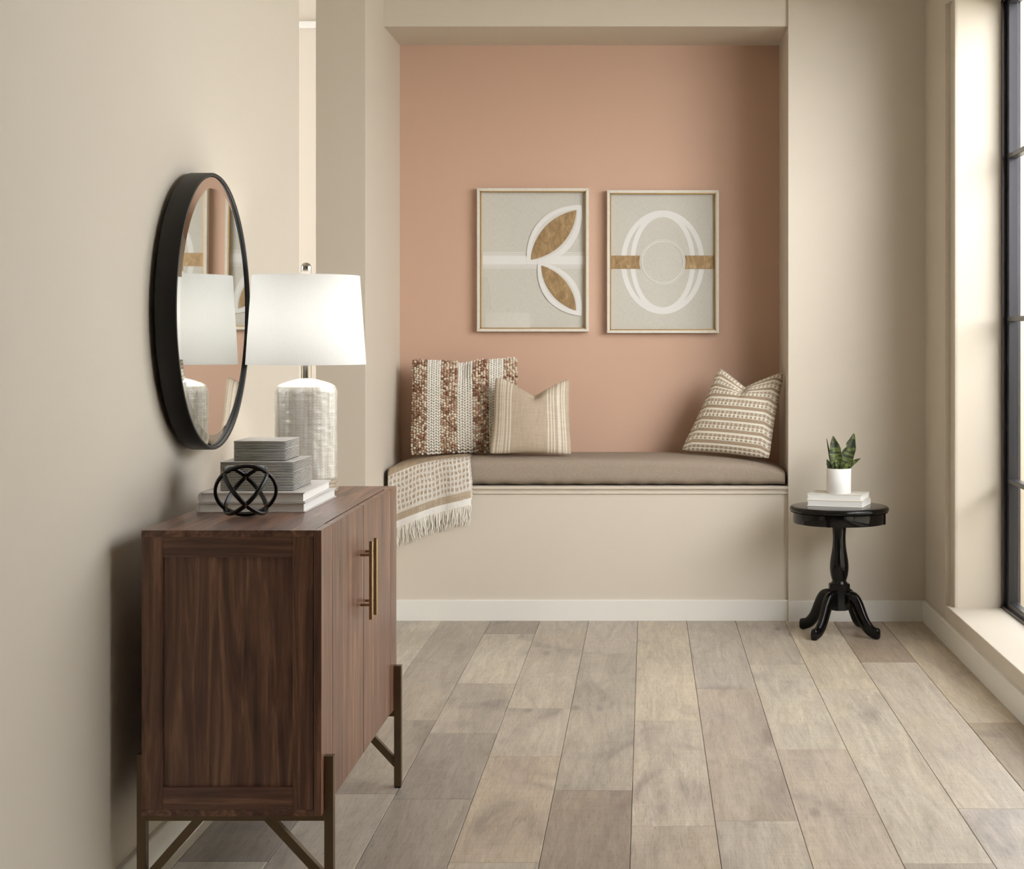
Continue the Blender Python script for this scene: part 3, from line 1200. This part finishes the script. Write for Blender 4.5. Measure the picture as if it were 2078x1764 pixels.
P[..., 1] -= relief * sstep(Dm, 0.33, 0.2)
fr_o = np_mesh('cloth', P.reshape(-1, 3), grid_faces(nb_s, nb_t), M['weave'], throw, C.reshape(-1, 3), local=False)
# underlayer of the folded throw, peeking out past the right edge
P2, D2, X2 = blanket_layer('b', BX0, BX1 + 0.007, 90, 110, 0.001, 0.004, 0.0)
k2 = 0.8 + 0.25 * fnoise((90, 110), (40, 60), 41)
fxx, fyy = (X2 / cell) % 1.0, (D2 / 0.0195) % 1.0
sq2 = ((fxx > 0.3) & (fxx < 0.7) & (fyy > 0.25) & (fyy < 0.75)) * 1.0
C2 = pale * k2[..., None] * (1 - sq2[..., None]) + brn * sq2[..., None] * k2[..., None]
P2 = P2[:, 4:70]
np_mesh('under_fold', P2.reshape(-1, 3), grid_faces(90, 66), M['weave'], throw, C2[:, 4:70].reshape(-1, 3), local=False)
# fringe
fb = MB()
fr = random.Random(3)
for i in range(120):
    k = i / 119
    ix = min(nb_s - 1, int(k * (nb_s - 1)))
    p = Vector(P[ix, 0].tolist())
    L = fr.uniform(0.062, 0.088)
    a1, a2, ph = fr.uniform(0.001, 0.005), fr.uniform(-0.012, 0.012), fr.uniform(0, 6.28)
    yo = fr.uniform(-0.004, 0.010)
    pts = []
    for j in range(8):
        q = j / 7
        pts.append((p.x + a1 * math.sin(ph + q * 6) * q + a2 * q * q, p.y + yo * min(1, q * 3) + 0.002 * math.sin(ph * 2 + q * 5), p.z + 0.002 - L * q))
    fb.tube(pts, [0.0022, 0.0024, 0.0021, 0.0022, 0.0019, 0.0018, 0.0017, 0.0010], 5)
M['fringe'] = plain('cream_cotton_fringe', (240, 234, 224), 0.9, 0.0, 0.15, 60)
fo = fb.build('fringe', M['fringe'], throw, True)
fo['kind'] = 'stuff'

# ------------------------------------------------------------------ walnut cabinet
CBX, CFX = -1.047, -0.674
CY0, CY1 = 3.33, 4.33
CZ0, CZ1 = 0.209, 0.802
cab = thing('sideboard_cabinet', 'two-door walnut cabinet on angled bronze legs', 'cabinet', (-0.86, 3.83, 0))
TH = 0.0135
FT = 0.016
DY = [3.452, 3.826, 3.830, 4.232]
MB().box(CBX + 0.004, CFX - FT - 0.012, CY0 + 0.022, CY1 - 0.022, CZ0 + TH, CZ1 - TH).build('carcass', M['walnut_z'], cab)
tp = MB().prism([(CBX, CY0), (CFX - FT - 0.0005, CY0), (CFX - FT - 0.0005, DY[0] + 0.0), (CFX - FT - 0.0035, DY[0]), (CFX - FT - 0.0035, DY[3]), (CFX - FT - 0.0005, DY[3]), (CFX, DY[3] + 0.003), (CFX, CY1), (CBX, CY1)], 'z', CZ1 - TH, CZ1)
tp.build('top_panel', M['walnut_y'], cab)
MB().box(CBX, CFX - FT - 0.0005, CY0, CY1, CZ0, CZ0 + TH).build('bottom_panel', M['walnut_y'], cab)
MB().box(CFX - FT, CFX, CY0, DY[0] - 0.003, CZ0, CZ1, 0.0012).build('front_stile', M['walnut_z'], cab)
MB().box(CFX - FT, CFX, DY[3] + 0.003, CY1, CZ0, CZ1 - TH, 0.0012).build('front_stile', M['walnut_z'], cab)
for (yA, yB, ya2, yb2) in ((CY0, CY0 + 0.021, CY0 + 0.006, CY0 + 0.021), (CY1 - 0.021, CY1, CY1 - 0.021, CY1 - 0.006)):
    z0, z1 = CZ0 + TH, CZ1 - TH
    xl, xr = -1.003, -0.7335
    MB().box(CBX, xl, yA, yB, z0, z1, 0.0012).build('side_stile', M['walnut_z'], cab)
    MB().box(xr, CFX - FT - 0.001, yA, yB, z0, z1, 0.0012).build('side_stile', M['walnut_z'], cab)
    MB().box(xl, xr, yA, yB, z1 - 0.0425, z1, 0.0012).build('side_rail', M['walnut_x'], cab)
    MB().box(xl, xr, yA, yB, z0, z0 + 0.047, 0.0012).build('side_rail', M['walnut_x'], cab)
    MB().box(xl, xr, ya2, yb2, z0 + 0.047, z1 - 0.0425).build('side_inset', M['walnut_z'], cab)
doors = []
for (a, b) in ((DY[0], DY[1]), (DY[2], DY[3])):
    doors.append(MB().box(CFX - FT, CFX, a, b, CZ0 + 0.003, CZ1, 0.0010).build('door', M['walnut_z'], cab))
for d, yh in zip(doors, (3.788, 3.852)):
    hb = MB()
    hb.tube([(-0.6495, yh, 0.5375), (-0.6495, yh, 0.7215)], 0.0050, 16)
    for zp in (0.5715, 0.6895):
        hb.tube([(CFX - 0.002, yh, zp), (-0.6500, yh, zp)], 0.0036, 12)
    o = hb.build('handle', M['brass'], d, True)
    o['label'] = 'satin brass bar handle'
for yl in (3.369, 4.297):
    MB().box(CFX, CFX + 0.019, yl - 0.011, yl + 0.011, 0.004, 0.326, 0.0012).build('leg', M['bronze'], cab)
    MB().box(CBX - 0.019, CBX, yl - 0.011, yl + 0.011, 0.004, 0.330, 0.0012).build('leg', M['bronze'], cab)
    MB().box(CBX, CFX, yl - 0.010, yl + 0.010, CZ0 - 0.018, CZ0).build('leg_rail', M['bronze'], cab)
    MB().bar((-0.795, yl, CZ0 - 0.010), (CFX + 0.006, yl, 0.062), 0.018, 0.018, (0, 1, 0)).build('leg_brace', M['bronze'], cab)
    MB().bar((-0.932, yl, CZ0 - 0.010), (CBX - 0.006, yl, 0.062), 0.018, 0.018, (0, 1, 0)).build('leg_brace', M['bronze'], cab)
    for xf in (CFX + 0.0095, CBX - 0.0095):
        MB().box(xf - 0.008, xf + 0.008, yl - 0.009, yl + 0.009, 0.0, 0.004).build('leg_glide', M['black_metal'], cab)

# ------------------------------------------------------------------ round mirror
MX = -1.052
MC = (3.93, 1.266)
mir = thing('round_mirror', 'large round mirror in a deep black frame on the left wall', 'mirror', (XL, MC[0], MC[1]))
R = 0.3375
mb = MB()
mb.lathe([(R - 0.030, -0.050), (R - 0.002, -0.050), (R, -0.048), (R, -0.003), (R - 0.0015, -0.0005), (R - 0.003, 0.0), (R - 0.0065, 0.0), (R - 0.0078, -0.001), (R - 0.008, -0.009), (R - 0.030, -0.009), (R - 0.030, -0.050)],
         (MX, MC[0], MC[1]), 'x', 160)
mb.build('frame', M['mirror_black'], mir, True, 35)
mb = MB()
mb.lathe([(0.0, 0.0), (R - 0.036, 0.0), (R - 0.0105, -0.0026), (R - 0.0105, -0.004), (0.0, -0.004)], (0, 0, 0), 'x', 160)
mg = mb.build('mirror_glass', M['mirror'])
mg.parent = mir
mg.location = (MX - 0.0035 - XL, 0, 0)
mg.rotation_euler = (0, 0.006, 0.0075)   # hangs a touch forward and turned to the niche
mb = MB()
mb.box(XL + 0.0005, MX - 0.049, MC[0] - 0.05, MC[0] + 0.05, MC[1] + 0.18, MC[1] + 0.20)
mb.build('hanging_cleat', M['mirror_black'], mir)

# ------------------------------------------------------------------ table lamp
LX, LY = -0.890, 4.20
lamp = thing('table_lamp', 'pearl ceramic table lamp with white drum shade on the cabinet', 'lamp', (LX, LY, CZ1))
mb = MB()
mb.lathe([(0, 0.0), (0.083, 0.0), (0.084, 0.002), (0.084, 0.010), (0.082, 0.012), (0.076, 0.0135), (0.076, 0.019), (0.081, 0.021), (0.082, 0.023), (0.082, 0.027), (0.079, 0.029), (0, 0.029)], (LX, LY, CZ1), 'z', 72)
mb.build('foot', M['lamp_foot'], lamp, True)
# body with dimpled, dripping glaze
na, nh = 280, 200
zb0, zb1, zb2 = CZ1 + 0.029, 1.072, 1.096
ang = np.linspace(0, 2 * np.pi, na, endpoint=False)
h = np.concatenate([np.linspace(zb0, zb1, nh - 30), np.linspace(zb1, zb2, 31)[1:]])
rad = np.where(h < zb1, 0.0785, 0.0)
tt = np.clip((h - zb1) / (zb2 - zb1), 0, 1)
rad = np.where(h < zb1 - 0.004, 0.0785, 0.0765 - 0.0615 * tt ** 1.9)
rad = np.where((h >= zb1 - 0.004) & (h < zb1), 0.0775, rad)
rad = rad - 0.006 * np.clip(1 - (h - zb0) / 0.008, 0, 1) ** 2
rib = fnoise((na, nh), (44, 4), 51) * 0.0022 + fnoise((na, nh), (26, 34), 52) * 0.0013
dim = 0.35 * (np.sin(ang * 46)[:, None] > 0.55) * (np.sin(h * 900 + 3 * np.sin(ang * 46)[:, None])[None, :][0] > 0.3) * -0.0012
k = sstep(-h, -(zb1 - 0.003), -(zb1 - 0.012))[None, :]
RR = rad[None, :] + (rib + dim) * k
V = np.stack([LX + RR * np.cos(ang)[:, None], LY + RR * np.sin(ang)[:, None], np.repeat(h[None], na, 0)], -1).reshape(-1, 3)
np_mesh('ceramic_body', V, grid_faces(na, nh, True), M['ceramic'], lamp, local=False)
mb = MB()
mb.lathe([(0, -0.002), (0.017, -0.002), (0.017, 0.002), (0.0135, 0.003), (0.0135, 0.062), (0, 0.062)], (LX, LY, 1.094), 'z', 32)
mb.build('neck', M['nickel'], lamp, True)
zs0, zs1 = 1.132, 1.364
mb = MB()
mb.lathe([(0.1525, 0.0), (0.1545, 0.0), (0.1548, 0.002), (0.1388, zs1 - zs0 - 0.002), (0.1385, zs1 - zs0), (0.1370, zs1 - zs0), (0.1525, 0.0)], (LX, LY, zs0), 'z', 96)
sh = mb.build('shade', M['shade'], lamp, True)
mb = MB()
for a in range(3):
    t = a * 2 * math.pi / 3 + 0.5
    mb.tube([(LX, LY, zs1 - 0.006), (LX + 0.137 * math.cos(t), LY + 0.137 * math.sin(t), zs1 - 0.006)], 0.0016, 6)
mb.tube([(LX, LY, zs1 - 0.006), (LX, LY, zs1 + 0.002)], 0.006, 12)
mb.tube([(LX + 0.03, LY, 1.156), (LX + 0.05, LY, 1.22), (LX + 0.045, LY, 1.30), (LX, LY, zs1 - 0.008), (LX - 0.045, LY, 1.30), (LX - 0.05, LY, 1.22), (LX - 0.03, LY, 1.156)], 0.0017, 8)
mb.tube([(LX - 0.03, LY, 1.155), (LX + 0.03, LY, 1.155)], 0.003, 8)
mb.build('harp', M['nickel'], sh, True)
bl = bpy.data.lights.new('shade_fill_light', 'POINT')
bl.energy = 1.25  # added light inside the shade, only to whiten it
bl.color = (1.0, 0.97, 0.93)
bl.shadow_soft_size = 0.03
blo = bpy.data.objects.new('shade_fill_light', bl)
COL.objects.link(blo)
blo.parent = lamp
blo.location = (0, 0, 1.245 - CZ1)
mb = MB()
prof = [(0, -0.001), (0.0125, -0.001), (0.0135, 0.001), (0.0135, 0.022)] + [(0.0135 * math.cos(a), 0.022 + 0.0125 * math.sin(a)) for a in np.linspace(0.15, math.pi / 2 - 0.05, 8)] + [(0, 0.0345)]
mb.lathe(prof, (LX, LY, zs1), 'z', 32)
mb.build('finial', M['nickel'], lamp, True)


# ------------------------------------------------------------------ books
def book(label, cat, cx, cy, z, w, d, t, rot, cover, spine, group, ct=0.0028):
    """w along local x, d along local y; spine on local -x ('x') or -y ('y')"""
    b = thing('book', label, cat, (cx, cy, z), group)
    hw, hd = w / 2, d / 2
    ins = 0.004

    def loc(mbd, name, mat, smooth=False):
        o = mbd.build(name, mat, None, smooth)
        o.parent = b
        return o
    for zz in (0.0, t - ct):
        loc(MB().box(-hw, hw, -hd, hd, zz, zz + ct, 0.0008), 'cover_board', cover)
    if spine == 'x':
        sp = [(-hw, 0.0), (-hw - 0.004, t * 0.15), (-hw - 0.0055, t * 0.5), (-hw - 0.004, t * 0.85), (-hw, t), (-hw + 0.003, t), (-hw + 0.003, 0)]
        m = MB()
        m.prism(sp, 'y', -hd, hd)
        loc(m, 'spine', cover)
        loc(MB().box(-hw + 0.003, hw - ins, -hd + ins, hd - ins, ct, t - ct), 'page_block', M['pages'])
    else:
        loc(MB().box(-hw, hw, hd - 0.003, hd, 0, t, 0.0008), 'spine', cover)
        loc(MB().box(-hw + ins, hw - ins, -hd + 0.0015, hd - 0.003, ct, t - ct), 'page_block', M['pages'])
    b.rotation_euler = (0, 0, rot)
    return b


Z1 = CZ1
book('large pale grey book lying flat on the cabinet, lower of two', 'book', -0.902, 3.855, Z1, 0.244, 0.37, 0.0225, 0.0, M['book_grey'], 'x', 'books on the cabinet')
Z2 = Z1 + 0.0225
book('large pale grey book under the striped boxes, upper of two', 'book', -0.904, 3.84, Z2, 0.238, 0.335, 0.0228, math.radians(1.0), M['book_grey'], 'x', 'books on the cabinet')
Z3 = Z2 + 0.0228


# ------------------------------------------------------------------ striped boxes
def striped_box(label, x0, x1, y0, y1, z0, h, n, lidn):
    b = thing('decorative_box', label, 'box', ((x0 + x1) / 2, (y0 + y1) / 2, z0), 'striped boxes stacked on the books')
    dk, lt = lin(34, 30, 29), lin(236, 232, 226)

    def part(name, za, zb, m, top):
        # alternate dark recessed and pale proud courses
        prof = []
        st = (zb - za) / m
        for i in range(m):
            za_ = za + i * st
            prof += [(0.0012, za_, dk), (0.0012, za_ + st * 0.50, dk), (0.0, za_ + st * 0.52, lt), (0.0, za_ + st * 0.98, lt)]
        Vv, Cc = [], []
        for ins, z, c in prof:
            for (sx, sy) in ((0, 0), (1, 0), (1, 1), (0, 1)):
                Vv.append(((x0 + ins) if sx == 0 else (x1 - ins), (y0 + ins) if sy == 0 else (y1 - ins), z))
                Cc.append(c)
        nr = len(prof)
        Ff = []
        for i in range(nr - 1):
            for k in range(4):
                k2 = (k + 1) % 4
                Ff.append([i * 4 + k, i * 4 + k2, i * 4 + 4 + k2, i * 4 + 4 + k])
        Ff.append([3, 2, 1, 0])
        if top:
            # top face of thin strips running across
            ns = 26
            for i in range(ns):
                ya = y0 + (y1 - y0) * i / ns
                yb = y0 + (y1 - y0) * (i + 1) / ns
                s0 = len(Vv)
                cc = lin(206, 202, 197) if i % 2 else lin(190, 186, 181)
                for q in ((x0, ya, zb - 0.00002), (x1, ya, zb - 0.00002), (x1, yb, zb - 0.00002), (x0, yb, zb - 0.00002)):
                    Vv.append(q)
                    Cc.append(cc)
                Ff.append([s0, s0 + 1, s0 + 2, s0 + 3])
        else:
            q = (nr - 1) * 4
            Ff.append([q, q + 1, q + 2, q + 3])
        np_mesh(name, Vv, Ff, M['box_stripes'], b, np.array(Cc), smooth=False, local=False)
    zl = z0 + h * (1 - lidn / n)
    part('base', z0, zl - 0.0006, n - lidn, False)
    part('lid', zl, z0 + h, lidn, True)
    return b


striped_box('larger striped bone box at the bottom of the pair', -0.988, -0.818, 3.72, 3.92, Z3, 0.0665, 18, 6)
striped_box('smaller striped bone box stacked on the larger box', -0.9665, -0.8455, 3.76, 3.912, Z3 + 0.0665, 0.046, 13, 5)

# ------------------------------------------------------------------ ring orb
OC = Vector((-0.888, 3.560, 0.8635))
OR_ = 0.0675
orb = thing('ring_orb', 'black openwork ball of interlocking metal rings on the cabinet', 'ornament', (OC.x, OC.y, CZ1))


def ring(center, e1, e2, r, w, t, name):
    """flat band hoop in the plane e1,e2"""
    e1, e2 = Vector(e1).normalized(), Vector(e2).normalized()
    n = e1.cross(e2).normalized()
    e2 = n.cross(e1)
    b = MB()
    seg = 72
    prev = None
    first = None
    for i in range(seg):
        a = 2 * math.pi * i / seg
        d = e1 * math.cos(a) + e2 * math.sin(a)
        rv = []
        for dr, dn in ((-t, -w * 0.4), (-t, w * 0.4), (-t * 0.6, w * 0.5), (0, w * 0.5), (t * 0.3, w * 0.3), (t * 0.3, -w * 0.3), (0, -w * 0.5), (-t * 0.6, -w * 0.5)):
            rv.append(b.bm.verts.new(center + d * (r + dr) + n * dn))
        if prev:
            for k in range(8):
                b.bm.faces.new((prev[k], prev[(k + 1) % 8], rv[(k + 1) % 8], rv[k]))
        else:
            first = rv
        prev = rv
    for k in range(8):
        b.bm.faces.new((prev[k], prev[(k + 1) % 8], first[(k + 1) % 8], first[k]))
    return b.build(name, M['black_metal'], orb, True, 50)


# hoops set out from the direction the orb is seen from
vd = (OC - Vector((0, 0, 1.2))).normalized()
ri = vd.cross(Vector((0, 0, 1))).normalized()
up_ = ri.cross(vd)


def iv(a, b, c):
    return ri * a + up_ * b - vd * c


hoops = [(iv(1, 0, 0), iv(0, 0.81, 0.58), OR_), (iv(0.65, -0.76, 0), iv(-0.76 * 0.34, -0.65 * 0.34, 0.94), OR_ - 0.0008), (iv(-0.65, -0.76, 0), iv(0.76 * 0.34, -0.65 * 0.34, 0.94), OR_ - 0.0016)]
norms = []
for e1, e2, r in hoops:
    ring(OC, e1, e2, r, 0.0095, 0.0055, 'ring')
    norms.append(e1.cross(e2).normalized())
for a, b_ in ((0, 1), (0, 2), (1, 2)):
    v0 = norms[a].cross(norms[b_]).normalized()
    for sg in (-1, 1):
        v = v0 * sg
        b = MB()
        b.tube([OC + v * (OR_ - 0.0085), OC + v * (OR_ + 0.0028)], 0.0026, 10)
        b.build('gold_stud', M['gold_stud'], orb, True)
# rest the lowest point on the top
bpy.context.view_layer.update()
zmin = min((o.matrix_world @ v.co).z for o in orb.children for v in o.data.vertices)
for o in orb.children:
    o.location.z -= (zmin - CZ1)

# ------------------------------------------------------------------ pedestal side table
TX, TY = 0.782, 6.52
tab = thing('side_table', 'round black pedestal side table with four curved legs', 'table', (TX, TY, 0))
b = MB()
prof = [(0, 0.497), (0.190, 0.497), (0.197, 0.498)] + [(0.190 + 0.011 * math.cos(a), 0.5095 + 0.0115 * math.sin(a)) for a in np.linspace(-1.2, 1.45, 12)] + [(0.186, 0.5215), (0, 0.522)]
b.lathe(prof, (TX, TY, 0), 'z', 96)
b.build('tabletop', M['black_wood'], tab, True, 50)
b = MB()
b.lathe([(0.0, 0.497), (0.186, 0.497), (0.1865, 0.495), (0.1865, 0.455), (0.185, 0.453), (0.168, 0.453), (0.168, 0.47), (0, 0.47)], (TX, TY, 0), 'z', 96)
b.build('apron', M['black_wood'], tab, True, 50)
for a in (math.radians(250), math.radians(340), math.radians(70), math.radians(160)):
    b = MB()
    c, s = math.cos(a), math.sin(a)
    b.bar((TX + 0.181 * c, TY + 0.181 * s, 0.4525), (TX + 0.181 * c, TY + 0.181 * s, 0.4965), 0.016, 0.014, (c, s, 0), 0.001)
    b.build('apron_block', M['black_wood'], tab)
prof = [(0, 0.47), (0.030, 0.47), (0.033, 0.462), (0.0335, 0.455), (0.033, 0.450), (0.0305, 0.447), (0.0295, 0.440), (0.0275, 0.420), (0.0262, 0.400), (0.0262, 0.380), (0.0275, 0.358), (0.0305, 0.335),
        (0.0345, 0.312), (0.0372, 0.292), (0.0382, 0.275), (0.0376, 0.258), (0.0350, 0.240), (0.0315, 0.226), (0.0285, 0.218), (0.0300, 0.213), (0.0330, 0.210), (0.034, 0.206), (0, 0.206)]
b = MB()
b.lathe(prof, (TX, TY, 0), 'z', 56)
b.build('turned_column', M['black_wood'], tab, True, 50)
b = MB()
octo = []
for k in range(8):
    a = math.radians(22.5 + 45 * k + 5)
    octo.append((TX + 0.0445 * math.cos(a), TY + 0.0445 * math.sin(a)))
b.prism(octo, 'z', 0.100, 0.207)
bmesh.ops.bevel(b.bm, geom=list(b.bm.edges), offset=0.003, segments=2, affect='EDGES')
b.build('hub_block', M['black_wood'], tab)
for a in (50, 140, 230, 320):
    a = math.radians(a)
    c, s = math.cos(a), math.sin(a)
    path = [(0.028, 0.140), (0.050, 0.152), (0.068, 0.150), (0.084, 0.132), (0.098, 0.105), (0.112, 0.076), (0.128, 0.051), (0.146, 0.033), (0.162, 0.026), (0.177, 0.0226), (0.186, 0.0226), (0.191, 0.0226)]
    # smooth resample
    t = np.linspace(0, len(path) - 1, 30)
    pr_ = np.array(path)
    i0 = np.clip(t.astype(int), 0, len(path) - 2)
    f = (t - i0)[:, None]
    Pm = pr_[np.clip(i0 - 1, 0, None)]
    P0, P1, Pn = pr_[i0], pr_[i0 + 1], pr_[np.clip(i0 + 2, None, len(path) - 1)]
    q = 0.5 * ((2 * P0) + (P1 - Pm) * f + (2 * Pm - 5 * P0 + 4 * P1 - Pn) * f ** 2 + (3 * P0 - Pm - 3 * P1 + Pn) * f ** 3)
    pts = [(TX + r * c, TY + r * s, z) for r, z in q]
    rr = [1.0] * 25 + [0.98, 0.94, 0.84, 0.62, 0.3]
    rr = [v * (1.25 - 0.25 * min(1, i / 14)) if i < 14 else v for i, v in enumerate(rr)]
    b = MB()
    b.tube(pts, rr, 20, True, flat=(0.0145, 0.0225, (0, 0, 1)))
    b.build('leg', M['black_wood'], tab, True, 60)

# ------------------------------------------------------------------ books and plant on the side table
rt = math.radians(-19)
book('small cream book lying directly on the black side table', 'book', 0.783, 6.539, 0.522, 0.229, 0.160, 0.0255, rt, M['book_cream'], 'y', 'books on the side table', 0.0022)
book('small cream book under the white plant pot', 'book', 0.780, 6.541, 0.5475, 0.224, 0.155, 0.0250, rt, M['book_cream'], 'y', 'books on the side table', 0.0022)
PZ = 0.5725
PX, PY = 0.780, 6.515
pot = thing('potted_snake_plant', 'snake plant in a white cylinder pot on the small books', 'plant', (PX, PY, PZ))
b = MB()
b.lathe([(0, 0), (0.0475, 0), (0.0490, 0.0015), (0.0500, 0.10), (0.0495, 0.1012), (0.0470, 0.1012), (0.0465, 0.100), (0.0460, 0.085), (0, 0.085)], (PX, PY, PZ), 'z', 72)
b.build('pot', M['white_ceramic'], pot, True, 50)
b = MB()
b.lathe([(0, 0.086), (0.0458, 0.086), (0.0458, 0.090), (0.03, 0.094), (0, 0.095)], (PX, PY, PZ), 'z', 40)
b.build('soil', M['soil'], pot, True)
M['leaf'] = vcol('snake_plant_leaf', 0.38, 0.1, 300, 0.1)


def leaf(bx, by, tipx, tipy, tipz, wmax, wpos, bow, seed, notch=None, light=1.0):
    n, m = 60, 17
    t = np.linspace(0, 1, n)
    base = np.array([PX + bx, PY + by, PZ + 0.090])
    tip = np.array([PX + tipx, PY + tipy, PZ + 0.101 + tipz])
    d = tip - base
    side = np.cross(d / np.linalg.norm(d), np.array([0, 1.0, 0]))
    side /= np.linalg.norm(side)
    fw = np.cross(side, d / np.linalg.norm(d))
    c = base + np.outer(t, d) + np.outer(np.sin(t * math.pi) * bow, side)
    w = wmax * np.where(t < wpos, 0.55 + 0.45 * np.sin(t / wpos * math.pi / 2), np.clip(np.cos((t - wpos) / (1 - wpos) * math.pi / 2), 0, 1) ** 0.85)
    r = np.random.default_rng(seed)
    s = np.linspace(-1, 1, m)
    wl = w * (1 + 0.05 * np.sin(t * 19 + seed))
    wr = w * (1 + 0.06 * np.sin(t * 23 + 2 * seed))
    if notch:
        for a, wd, dp in notch:
            wr = wr - dp * np.exp(-((t - a) / wd) ** 2)
    V = np.zeros((n, m, 3))
    for j, sv in enumerate(s):
        ww = np.where(sv < 0, wl, wr) / 2 * sv
        V[:, j] = c + ww[:, None] * side + np.outer((sv ** 2) * w * 0.18 + 0.0, -fw) * np.sign(fw[1] if abs(fw[1]) > 1e-6 else 1)
    fn = fnoise((n, m), (30, 2), seed)
    bands = sstep(fn, 0.40, 0.75)
    g1, g2 = lin(36, 46, 24), lin(98, 110, 54)
    C = g1 * (1 - bands[..., None]) + g2 * bands[..., None]
    edge = sstep(np.abs(s), 0.86, 1.0)[None, :, None]
    C = C * (1 - edge) + lin(44, 52, 26) * edge
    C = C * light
    o = np_mesh('leaf', V.reshape(-1, 3), grid_faces(n, m), M['leaf'], pot, C.reshape(-1, 3), local=False)
    so = o.modifiers.new('thickness', 'SOLIDIFY')
    so.thickness = 0.0018
    return o


leaf(-0.012, 0.010, -0.022, 0.012, 0.130, 0.050, 0.42, -0.004, 1)
leaf(0.012, 0.014, 0.064, 0.020, 0.140, 0.050, 0.42, -0.004, 2, notch=[(0.62, 0.05, 0.012)])
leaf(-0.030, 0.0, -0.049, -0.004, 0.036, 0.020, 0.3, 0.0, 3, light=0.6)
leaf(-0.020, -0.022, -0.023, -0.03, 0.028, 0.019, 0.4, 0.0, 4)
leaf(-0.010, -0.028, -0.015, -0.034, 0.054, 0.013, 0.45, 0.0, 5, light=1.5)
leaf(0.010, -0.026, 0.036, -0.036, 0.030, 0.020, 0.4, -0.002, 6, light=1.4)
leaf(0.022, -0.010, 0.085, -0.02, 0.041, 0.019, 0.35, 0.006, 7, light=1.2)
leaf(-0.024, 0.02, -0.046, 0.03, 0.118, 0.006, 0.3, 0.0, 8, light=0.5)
